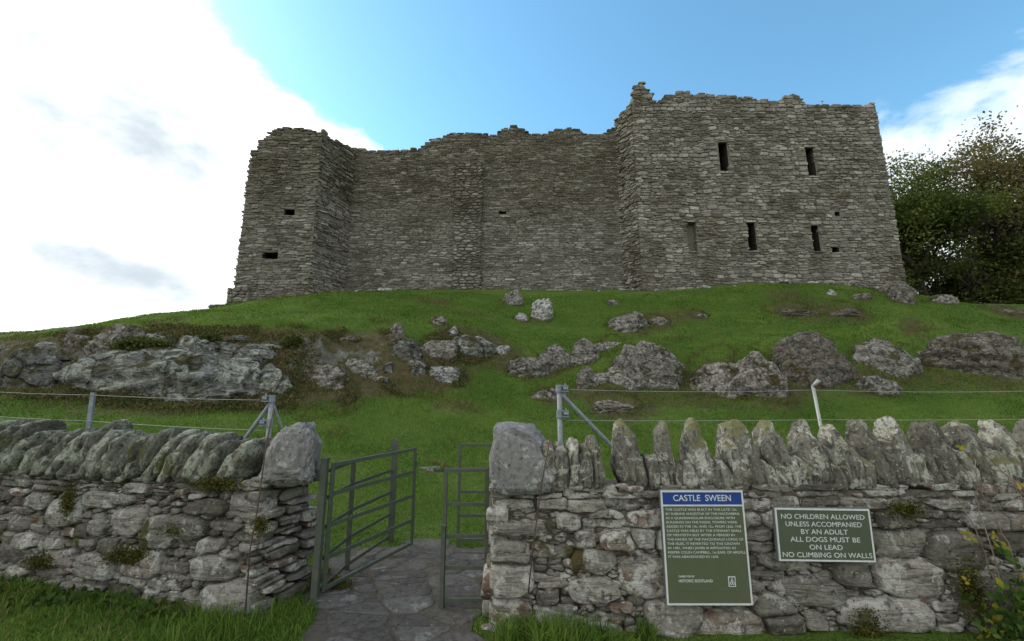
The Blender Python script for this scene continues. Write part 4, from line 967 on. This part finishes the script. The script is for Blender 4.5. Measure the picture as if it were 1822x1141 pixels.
dG = (G1 - G0) / np.linalg.norm(G1 - G0) * .024; nG = np.array([dG[1], -dG[0]]) / np.linalg.norm(dG) * .0
for z, wd_ in ((.09, .03), (.33, .035), (.59, .035), (.85, .035), (1.10, .032)):
    a = Acc(); a.bar(gp3(G0 + dG, z), gp3(G1 - dG, z), wd_, .010 if z not in (.09, 1.10) else .03); a.build('rail', M['gate'], gt, bevel=.002)
a = Acc(); a.box((G1[0] + .01, G1[1] + .02, .93), (.02, .012, .03)); a.build('latch', M['gate'], gt)
fp = empty('railing', (-1.6, 4.6, 0)); tag(fp, 'low five rail green railing behind the open gate leaf', 'railing')
Fp = [np.array([-1.64, 3.93]), np.array([-1.625, 4.48]), np.array([-1.44, 5.34])]
a = Acc(); a.bar(gp3(Fp[1], -.05), gp3(Fp[1], 1.06), .04, .03, up=(1, 0, 0)); a.build('post', M['gate'], fp, bevel=.003)
a = Acc(); a.bar(gp3(Fp[2], -.05), gp3(Fp[2], 1.17), .075, .04, up=(1, .3, 0)); a.box(gp3(Fp[2] + np.array([-.03, 0]), 1.13), (.02, .02, .06)); a.build('post', M['gate'], fp, bevel=.003)
for z in (.07, .32, .57, .82, 1.045):
    a = Acc(); a.bar(gp3(Fp[0], z), gp3(Fp[1] - np.array([0, .016]), z), .032, .010); a.bar(gp3(Fp[1] + np.array([.004, .016]), z), gp3(Fp[2] - np.array([.01, .03]), z), .032, .010); a.build('rail', M['gate'], fp, bevel=.002)
kg = empty('kissing_gate_pen', (.1, 4.4, 0)); tag(kg, 'fixed green steel pen of the kissing gate, half hidden behind the right wall', 'gate pen')
K0, K1, K2, K3 = np.array([-.565, 4.02]), np.array([-.20, 4.02]), np.array([-.62, 5.17]), np.array([.62, 5.17])
KF = [np.array([-.570, 3.78]), np.array([-.215, 3.78])]
for i, (P, h) in enumerate(((KF[0], 1.09), (KF[1], 1.09), (K2, 1.145), (K3, 1.145), (np.array([.62, 4.1]), 1.1))):
    a = Acc(); a.bar(gp3(P, -.03), gp3(P, h), .032, .026, up=(1, 0, 0)); a.build('post', M['gate'], kg, bevel=.002)
a = Acc(); a.bar((KF[0][0] - .006, KF[0][1] - .022, -.12), (KF[0][0] - .006, KF[0][1] - .022, .62), .034, .016, up=(1, 0, 0)); a.box((KF[0][0] - .006, KF[0][1] - .022, .632), (.022, .018, .01)); a.build('stop_post', M['gate'], kg, bevel=.002)
for z in (.06, .30, .545, .795, 1.075):
    a = Acc(); a.bar(gp3(KF[0] + np.array([.014, 0]), z), gp3(KF[1] - np.array([.014, 0]), z), .03 if z not in (.06, 1.075) else .028, .010 if z not in (.06, 1.075) else .028); a.build('rail', M['gate'], kg, bevel=.002)
for z in (.08, .34, .60, .86, 1.13):
    a = Acc(); a.bar(gp3(K2 + np.array([.014, 0]), z), gp3(K3 - np.array([.014, 0]), z), .03, .012 if z not in (.08, 1.13) else .028); a.build('rail', M['gate'], kg, bevel=.002)
for z in (.08, .34, .60, .86, 1.08):
    a = Acc(); a.bar((.62, 5.15, z), (.62, 4.12, z), .03, .012); a.build('rail', M['gate'], kg, bevel=.002)

# ------------------------------------------------------------------ wire fences behind the walls
def wire_obj(parent, p, q_, sag=.02, r_=.0024):
    p = np.array(p); q_ = np.array(q_); t = np.linspace(0, 1, 13); P = p + (q_ - p) * t[:, None]; P[:, 2] -= sag * 4 * t * (1 - t)
    a = Acc(); a.tube(P, r_, 5); a.build('wire', M['wire'], parent, smooth=True)
def strainer(parent, x, y, top, brace_to, side):
    a = Acc(); a.tube([(x, y, gz0(x, y) - .1), (x, y, top - .02)], .026, 12); po = a.build('strainer_post', M['galv'], parent, smooth=True)
    def sub(a, nm):
        V = np.concatenate(a.V) - np.array(parent.location)
        mesh_np(nm, V, np.concatenate(a.Q), np.concatenate(a.T) if a.T else None, M['galv'], po, False)
    for z in (top - .045, top - .30):
        a = Acc(); a.tube([(x, y, z - .04), (x, y, z + .04)], .036, 12); a.box((x + side * .055, y - .01, z + .027), (.035, .03, .006)); a.box((x + side * .055, y - .01, z - .027), (.035, .03, .006))
        a.tube([(x + side * .062, y - .01, z - .045), (x + side * .062, y - .01, z + .055)], .011, 8); a.tube([(x + side * .035, y - .03, z), (x + side * .085, y - .03, z)], .02, 8)
        sub(a, 'bracket')
    a = Acc(); a.tube([(x + side * .01, y, top - .09), brace_to], .020, 10); sub(a, 'brace')
lf = empty('wire_fence', (-4.2, 4.9, 0.1)); tag(lf, 'two strand wire fence with grey steel posts behind the left wall', 'fence')
pL = at(485, 702, 4.6); strainer(lf, pL.x, 4.6, pL.z, (pL.x - .55, 4.62, gz0(pL.x - .55, 4.62) + .75), -1)
a = Acc(); a.tube([(pL.x + .02, 4.6, pL.z - .1), (pL.x + .30, 4.9, gz0(pL.x + .3, 4.9) + .6), (pL.x + .5, 5.1, gz0(pL.x + .5, 5.1))], .013, 8); a.build('back_brace', M['galv'], lf)
pM = at(166, 699, 5.11); pMb = at(157, 770, 5.11)
a = Acc(); d_ = (pMb - pM); a.bar((pM.x - .0, 5.11, pM.z), tuple(pM + d_ * 3.6), .05, .03, up=(1, 0, 0)); a.build('post', M['galv'], lf, bevel=.003)
def toward(a_, b_, k): return a_ + (b_ - a_) * k
wl1 = at(475, 712, 4.58); wm1 = at(165, 703, 5.08); we1 = at(-60, 694, 5.6)
wl2 = at(470, 766, 4.58); wm2 = at(158, 749, 5.08); we2 = at(-60, 737, 5.6)
for p, q_ in ((wl1, wm1), (wm1, we1), (wl2, wm2), (wm2, we2)): wire_obj(lf, p, q_, .012)
pe = at(-60, 690, 5.6); a = Acc(); a.bar((pe.x, 5.6, pe.z + .02), (pe.x - .03, 5.6, gz0(pe.x, 5.6) - .1), .05, .03, up=(1, 0, 0)); a.build('post', M['galv'], lf)
rf = empty('wire_fence', (3.0, 4.5, 0.1)); tag(rf, 'two strand wire fence with a bent grey post behind the right wall', 'fence')
pR = at(995, 684, 4.4); strainer(rf, pR.x, 4.4, pR.z, (pR.x + .56, 4.4, pR.z - .66), 1)
pP = at(1446, 685, 4.4); pQ = at(1466, 788, 4.4); dd = (pQ - pP)
a = Acc(); a.tube([tuple(pP), tuple(pP + dd * 2.9)], .016, 10); a.tube([tuple(pP + dd * .03), (pP.x + .045, 4.36, pP.z + .05)], .021, 8); a.build('bent_post', M['wire'], rf, smooth=True)
y2 = 4.37
for (c1, c2, c3) in (((1008, 693), (1447, 694), (1900, 694)), ((1008, 748), (1459, 747), (1900, 745))):
    w1, w2_, w3 = at(*c1, y2), at(*c2, y2), at(*c3, y2); wire_obj(rf, w1, w2_, .022 if c1[1] < 700 else .008); wire_obj(rf, w2_, w3, .022 if c1[1] < 700 else .008)
p3 = at(1900, 688, 4.4); a = Acc(); a.bar((p3.x, 4.4, p3.z), (p3.x, 4.4, gz0(p3.x, 4.4) - .1), .05, .03, up=(1, 0, 0)); a.build('post', M['galv'], rf)
# rusty rods hanging over the wall ends
a = Acc(); a.tube([tuple(at(*c, y)) for c, y in (((486, 729), 3.95), ((480, 760), 3.56), ((473, 795), 3.52), ((460, 895), 3.50), ((444, 985), 3.49), ((436, 1098), 3.46))], .006, 6)
o = a.build('rod', M['rust'], None, smooth=True); tag(o, 'thin dark rod hanging down the right end of the left wall', 'rod')
a = Acc(); a.tube([tuple(at(*c, y)) for c, y in (((982, 762), 3.42), ((966, 850), 3.325), ((950, 960), 3.32), ((940, 1055), 3.31))], .005, 6)
o = a.build('rod', M['rust'], None, smooth=True); tag(o, 'thin rusty rod hanging down the left end of the right wall', 'rod')

# ------------------------------------------------------------------ leaves, blades, plants
def leaf_quads(C, size, nr, up=.0, asp=.6):
    n = len(C); d = nr.normal(size=(n, 3)); d[:, 2] += up; d /= np.linalg.norm(d, axis=1)[:, None]
    e = nr.normal(size=(n, 3)); e -= d * (e * d).sum(1)[:, None]; e /= np.linalg.norm(e, axis=1)[:, None]
    s = (size * nr.uniform(.6, 1.3, n))[:, None]
    V = np.stack([C, C + d * s * .5 + e * s * asp * .5, C + d * s, C + d * s * .5 - e * s * asp * .5], 1).reshape(-1, 3)
    return V, np.arange(n * 4).reshape(-1, 4)
def blades(P, h, wd, nr, lean=.5):
    n = len(P); a = nr.uniform(0, 2 * math.pi, n); b = a + nr.uniform(-.6, .6, n) + math.pi / 2
    h = h * nr.uniform(.5, 1.3, n); L = lean * nr.uniform(0, 1, n) * h
    w2 = wd * nr.uniform(.7, 1.2, n)
    bx_, by_ = np.cos(a) * w2 / 2, np.sin(a) * w2 / 2
    A0 = P + np.stack([bx_, by_, 0 * a], -1); A1 = P - np.stack([bx_, by_, 0 * a], -1)
    mx = np.stack([np.cos(b) * L * .35, np.sin(b) * L * .35, h * .55], -1); tp = np.stack([np.cos(b) * L, np.sin(b) * L, h * (1 - .25 * lean)], -1)
    B0 = P + mx + np.stack([bx_, by_, 0 * a], -1) * .7; B1 = P + mx - np.stack([bx_, by_, 0 * a], -1) * .7
    V = np.stack([A0, A1, B1, B0, P + tp], 1).reshape(-1, 3); k = np.arange(n)[:, None] * 5
    return V, np.concatenate([k + np.array([[0, 1, 2, 3]])]), k + np.array([[3, 2, 4]])
nr = np.random.RandomState(3)
GA = Acc()
def in_walls(x, y):
    r_ = (x > RX0 - .03) & (y > YR - .07) & (y < YR + .6)
    s_ = (x - LO[0]) * LDv[0] + (y - LO[1]) * LDv[1]; o_ = -((x - LO[0]) * LN[0] + (y - LO[1]) * LN[1])
    l_ = (s_ > -.12) & (o_ > -.05) & (o_ < .6)
    return r_ | l_
def grass_patch(n, x0, x1, y0, y1, h, wd, lean=.6, f=None, clump=1.5, thr=-.1):
    x = nr.uniform(x0, x1, n); y = y0 + (y1 - y0) * nr.rand(n); P3 = np.stack([x, y, x * 0], -1)
    ok = ~in_walls(x, y) & ~(path_keep(x, y) & (y < 5.3)) & (fbm(P3, clump, 3, 77) > thr) & (bil(clf, x, y) < .12)
    if f is not None: ok &= f(x, y)
    x, y = x[ok], y[ok]; z = ground_h(x, y) - .004
    hh = h * (1 + .6 * fbm(P3[ok], 1.0, 2, 31))
    V, Q, T = blades(np.stack([x, y, z], -1), hh, wd, nr, lean); GA.add(V, Q, T)
# verge in front of the walls
grass_patch(80000, -6, -1.3, 2.6, 4.9, .055, .007, .95, thr=-1)
grass_patch(7000, -5, -1.6, 3.1, 4.5, .13, .007, .95, clump=3, thr=.05)
grass_patch(9000, -.3, 5, 2.4, 3.40, .045, .006, .9, thr=-.1)
grass_patch(3500, -.25, 1.0, 3.05, 3.4, .15, .008, .9, clump=4, thr=.05)
# slope behind the walls
grass_patch(150000, -9, 9, 4.1, 9.0, .05, .009, .7, thr=-1)
grass_patch(150000, -15, 16, 9.0, 15.5, .06, .018, .7, thr=-1)
grass_patch(90000, -20, 24, 15.5, 23.5, .07, .032, .8, thr=-1)
x = nr.uniform(-5.5, -1.75, 2600); y = nr.uniform(2.9, 4.4, 2600); P3 = np.stack([x, y, x * 0], -1)
ok = ~in_walls(x, y) & ~path_keep(x, y) & (fbm(P3, 2.2, 3, 19) > .08); x, y = x[ok], y[ok]
WV, WQ = leaf_quads(np.stack([x, y, ground_h(x, y) + nr.uniform(.01, .05, len(x))], -1), .06, nr, .9, .8)
tag(mesh_np('weeds', WV, WQ, None, M['weed'], None, False), kind='stuff')
n = 900; x = nr.uniform(-5, -1.8, n); y = nr.uniform(3.0, 4.3, n); ok = ~in_walls(x, y) & ~path_keep(x, y); x, y = x[ok], y[ok]
WV, WQ, WT = blades(np.stack([x, y, ground_h(x, y)], -1), .11, .005, nr, 1.2)
tag(mesh_np('dead_stems', WV, WQ, WT, M['moor'], None, False), kind='stuff')
o = mesh_np('grass', np.concatenate(GA.V), np.concatenate(GA.Q), np.concatenate(GA.T), M['blade'], None, False); tag(o, kind='stuff')
# small tufts at the foot of the gate
A_ = Acc(); n = 500; P = np.stack([nr.normal(-1.56, .05, n), nr.normal(4.12, .05, n), np.full(n, .0)], -1); V, Q, T = blades(P, .11, .008, nr, .8); A_.add(V, Q, T)
o = A_.build('grass_tuft', M['moss'], None); tag(o, 'bright green tuft growing at the foot of the open gate leaf', 'grass tuft')
# heath and fern on the left bank
HA = Acc(); n = 130000; x = nr.uniform(-20, 0, n); y = nr.uniform(9.5, 18, n); P3 = np.stack([x, y, x * 0], -1)
c = bil(smooth(clf, 5, 1), x, y); ok = (c > .05) & (fbm(P3, 1.3, 3, 55) > .06); x, y = x[ok], y[ok]; z = ground_h(x, y)
V, Q = leaf_quads(np.stack([x, y, z + nr.uniform(0, .12, len(x))], -1), .075, nr, .8); HA.add(V, Q)
o = mesh_np('heath', np.concatenate(HA.V), np.concatenate(HA.Q), None, M['heath'], None, False); tag(o, kind='stuff')
FA = Acc()
for p, rk in zip(rock_xyz, ROCKS):
    wd = rk[2] / F_PX * p.y * .5
    if rk[2] < 24 or p.y > 22.5: continue
    n = int(700 * wd + 150); a_ = nr.uniform(0, 2 * math.pi, n); q_ = 1.0 + nr.normal(0, .10, n) + .15 * np.sin(a_ * 3 + rk[0]); dp = wd * .75
    x = p.x + np.cos(a_) * wd * 1.08 * q_; y = p.y + dp * .8 + np.sin(a_) * dp * 1.05 * q_
    ok = fbm(np.stack([x, y, x * 0], -1), 1.6, 3, 12) > -.12
    V, Q, T = blades(np.stack([x, y, ground_h(x, y) - .01], -1)[ok], .12, .022, nr, .9); FA.add(V, Q, T)
o = mesh_np('moorland_grass', np.concatenate(FA.V), np.concatenate(FA.Q), np.concatenate(FA.T), M['moor'], None, False); tag(o, kind='stuff')
n = 60000; x = nr.uniform(-20, 0, n); y = nr.uniform(9.5, 19, n); P3 = np.stack([x, y, x * 0], -1)
ok = (bil(smooth(clf, 8, 1), x, y) > .12 + .25 * fbm(P3, .9, 3, 44)) & (fbm(P3, 1.6, 3, 91) > -.08); x, y = x[ok], y[ok]
V, Q, T = blades(np.stack([x, y, ground_h(x, y) - .01], -1), .13, .022, nr, .95)
o = mesh_np('moorland_grass', V, Q, T, M['moor'], None, False); tag(o, kind='stuff')
def shrub(px, py, rx, rz_, n, mat, label, name='low_shrub'):
    p = on_ground(px, py); P = nr.normal(size=(n, 3)); P /= np.linalg.norm(P, axis=1)[:, None]; P *= nr.rand(n)[:, None] ** .33
    P = P * np.array([rx, rx * .5, rz_]) * (1 + .3 * fbm(P * 2 + px, 1, 2))[:, None] + np.array([p.x, p.y - .05, p.z + rz_ * .35])
    V, Q = leaf_quads(P, .10, nr, .5); A = Acc(); A.add(V, Q); o = A.build(name, mat, None); tag(o, label, 'shrub')
shrub(255, 622, .75, .22, 4000, M['leaf_dark'], 'flat dark green shrub hanging over the broad rock face on the left bank')
shrub(520, 615, .30, .22, 1500, M['leaf_dark'], 'small dark shrub in the middle of the left bank')
shrub(588, 600, .25, .15, 1000, M['leaf_dark'], 'little dark shrub under the turf edge, right of the other shrubs')
shrub(372, 612, .40, .20, 1500, M['leaf_dark'], 'dark green shrub right of the flat shrub on the left bank')
# moss tufts in the wall joints
def moss_patch(px, py, y, rx, rz_, n, label, mat='moss', size=.02):
    p = at(px, py, y); P = nr.normal(size=(n, 3)) * np.array([rx, .012, rz_]) + np.array(p)
    P[:, 1] -= .005; V, Q = leaf_quads(P, size, nr, .1); A = Acc(); A.add(V, Q); o = A.build('moss_clump', M[mat], None); tag(o, label, 'moss', kind='stuff')
def ly(px):  # face distance of the left wall along a bearing
    t = bearing(px, 950)[0]; k = LDv[1] / LDv[0]; return (LO[1] - k * LO[0]) / (1 - k * t) - .035
for (px, py, rx, rz_, n, lb) in [(122, 890, .03, .07, 700, 'yellow green moss clump high on the left wall near its left end'), (75, 1000, .07, .03, 700, 'moss clump low on the left wall by the left edge'),
        (238, 990, .13, .035, 1800, 'wide moss and fern clump in the middle of the left wall'), (385, 862, .11, .025, 1200, 'dry moss clump under the coping of the left wall'),
        (465, 935, .035, .03, 500, 'moss clump near the rod on the left wall'), (330, 945, .09, .02, 500, 'thin moss strip in a joint left of the rod')]:
    moss_patch(px, py, ly(px), rx, rz_, n, lb)
for (px, py, rx, rz_, n, lb) in [(1610, 906, .06, .03, 800, 'moss clump right above the small notice corner'), (1545, 1120, .06, .06, 900, 'brown moss clump low on the right wall below the notice'), (1725, 1045, .05, .09, 1200, 'brown moss streak beside the bramble')]:
    moss_patch(px, py, YR - .05, rx, rz_, n, lb)
# bramble at the right end
BR_ = empty('bramble', (3.75, 3.1, 0)); tag(BR_, 'bramble with yellowing leaves climbing the right wall at the photo edge', 'bramble')
a = Acc()
for pts in ([(1822, 1141), (1770, 1000), (1740, 900), (1735, 820)], [(1900, 960), (1822, 868), (1790, 845), (1733, 820)], [(1860, 930), (1822, 880), (1780, 835), (1742, 797)], [(1830, 1100), (1800, 980), (1760, 900), (1722, 840)], [(1840, 1000), (1822, 900), (1800, 850)], [(1765, 1030), (1745, 960), (1700, 880)]):
    P = [np.array(at(*c, YR - .10 - .05 * math.sin(i * 2))) for i, c in enumerate(pts)]
    t = np.linspace(0, len(P) - 1, 16); P = np.array(P); P = np.stack([np.interp(t, range(len(P)), P[:, k]) for k in range(3)], -1); P[1:-1] += nr.normal(size=(14, 3)) * .004
    a.tube(P, np.linspace(.005, .003, 16), 6)
a.build('cane', M['cane'], BR_, smooth=True)
def bleaf(C, s_, mat_acc):
    """a leaf of five serrated leaflets"""
    d0 = nr.normal(size=3); d0[1] = -abs(d0[1]) - .9; d0 /= np.linalg.norm(d0)
    e = np.cross(d0, nr.normal(size=3)); e /= np.linalg.norm(e); f_ = np.cross(d0, e)
    for k in range(-1, 2):
        an = k * 1.15; dr = e * math.cos(an) + f_ * math.sin(an); sd_ = np.cross(d0, dr); L = s_ * (1 if k == 0 else .8)
        pr = [(0, 0), (.2, .22), (.45, .34), (.75, .22), (1, 0), (.75, -.22), (.45, -.34), (.2, -.22)]
        V = [C + dr * L * (u + .12) + sd_ * L * v + d0 * (.12 * L * (abs(v) - u * u * .6)) for u, v in pr]
        mat_acc.add(V, [[0, 1, 6, 7], [1, 2, 5, 6], [2, 3, 4, 5]][:3])
a = Acc()
for (px, py, n, sg_) in [(1790, 1085, 26, 26), (1812, 1040, 14, 20), (1772, 1125, 12, 18), (1822, 1120, 20, 20), (1795, 985, 3, 20), (1850, 1080, 24, 26)]:
    for _ in range(n):
        C = np.array(at(nr.normal(px, sg_), nr.normal(py, sg_ * .8), YR - .09 - abs(nr.normal(0, .09)))); bleaf(C, nr.uniform(.045, .075), a)
a.build('leaves', M['bramble'], BR_, smooth=False)
a = Acc()
for (px, py) in [(1718, 946), (1727, 958), (1760, 955), (1768, 966), (1792, 971), (1776, 944), (1819, 868), (1765, 950), (1710, 792), (1725, 1035), (1812, 1008)]:
    bleaf(np.array(at(px, py, YR - .08)), .045, a)
a.build('yellow_leaves', M['yellow'], BR_, smooth=False)

# ------------------------------------------------------------------ trees
def tree(x, y, h, spread, seed, mat, leafn, label, leaf=.2, trunk_r=.3, fork=.25, dens=1.0, lean=0.0, name='tree'):
    rr = np.random.RandomState(seed); z = float(ground_h(x, y)); root = empty(name, (x, y, z)); tag(root, label, 'tree', 'trees to the right of the castle')
    A = Acc(); tipsl = []
    def grow(p, d, L, r_, lev):
        n = 5; pts = [p.copy()]; dd = d.copy()
        for i in range(n):
            dd = dd + rr.normal(size=3) * .16 + np.array([0, 0, .05]); dd /= np.linalg.norm(dd); pts.append(pts[-1] + dd * L / n)
        A.tube(np.array(pts), np.linspace(r_, r_ * .62, n + 1), 7 if lev < 2 else 5, cap=False)
        if lev >= 2: tipsl.extend(pts[2:])
        if lev >= 4: return
        k = rr.randint(3, 5) if lev else 5
        for j in range(k):
            t = rr.randint(2, n + 1); a_ = rr.uniform(0, 2 * math.pi); out = np.array([math.cos(a_), math.sin(a_), 0])
            nd = dd * .55 + out * (.75 if lev else .7) + np.array([0, 0, rr.uniform(-.1, .45)]); nd /= np.linalg.norm(nd)
            grow(pts[t], nd, L * rr.uniform(.6, .82), r_ * .55, lev + 1)
    grow(np.array([0, 0, -.3]), np.array([lean, 0, 1.]), h * .34, trunk_r, 0)
    V = np.concatenate(A.V); tp = np.array(tipsl)
    sc_ = np.array([spread / np.abs(tp[:, :2]).max(), spread / np.abs(tp[:, :2]).max(), h / tp[:, 2].max()])
    mesh_np('trunk', V * np.array([sc_[0], sc_[1], sc_[2]]) * .80, np.concatenate(A.Q), None, M['bark'], root, True)
    tp = tp * sc_ * .92; el_ = ((tp[:, 0] / spread) ** 2 + (tp[:, 1] / spread) ** 2 + ((tp[:, 2] - h * .56) / (h * .43)) ** 2) ** .5
    tp = tp[el_ < 1.02 + .12 * fbm(tp, .5, 2, seed + 1)]
    m_ = int(len(tp) * 2.6); u = rr.normal(size=(m_, 3)); u /= np.linalg.norm(u, axis=1)[:, None]; u *= (rr.uniform(.45, 1.05, m_) * (1 + .45 * fbm(u * 1.3 + seed, 1, 3, seed)))[:, None]
    tp = np.vstack([tp, u * np.array([spread * .9, spread * .75, h * .42]) + np.array([0, 0, h * .56])])
    g = fbm(tp, .42, 3, seed); tp = tp[g > .035 - .0 * g]
    C = tp[rr.randint(0, len(tp), leafn)] + rr.normal(size=(leafn, 3)) * np.array([.42, .42, .26]) * dens
    V, Q = leaf_quads(C, leaf, rr, .1, .7)
    mesh_np('crown', V, Q, None, mat, root, False)
tree(29.4, 29.0, 11.8, 5.2, 11, M['leaf_green'], 36000, 'yellow green leafy tree rising directly beside the right tower corner', trunk_r=.32, leaf=.19)
tree(36.6, 29.2, 15.6, 6.8, 12, M['leaf_brown'], 34000, 'large brownish tree with visible spreading limbs at the right edge of the photo', trunk_r=.5, leaf=.19)
tree(35.5, 36.0, 14.5, 6.5, 13, M['leaf_dark'], 20000, 'dark tree standing behind the gap between the yellow green and brownish trees', trunk_r=.4)
tree(43, 33, 15, 7.5, 14, M['leaf_brown'], 22000, 'tallest brown tree behind the right edge of the photo', trunk_r=.5)
tree(32.0, 28.5, 6.0, 4.4, 15, M['leaf_dark'], 15000, 'low dark tree filling the foot of the wood between the two front trees', trunk_r=.2)
tree(30.0, 33.0, 8.0, 4.0, 16, M['leaf_dark'], 14000, 'low dark tree tucked close behind the tower foot', trunk_r=.2)
tree(38.5, 29.0, 6.5, 4.6, 17, M['leaf_dark'], 13000, 'low dark bushy tree under the large brownish tree', trunk_r=.2)
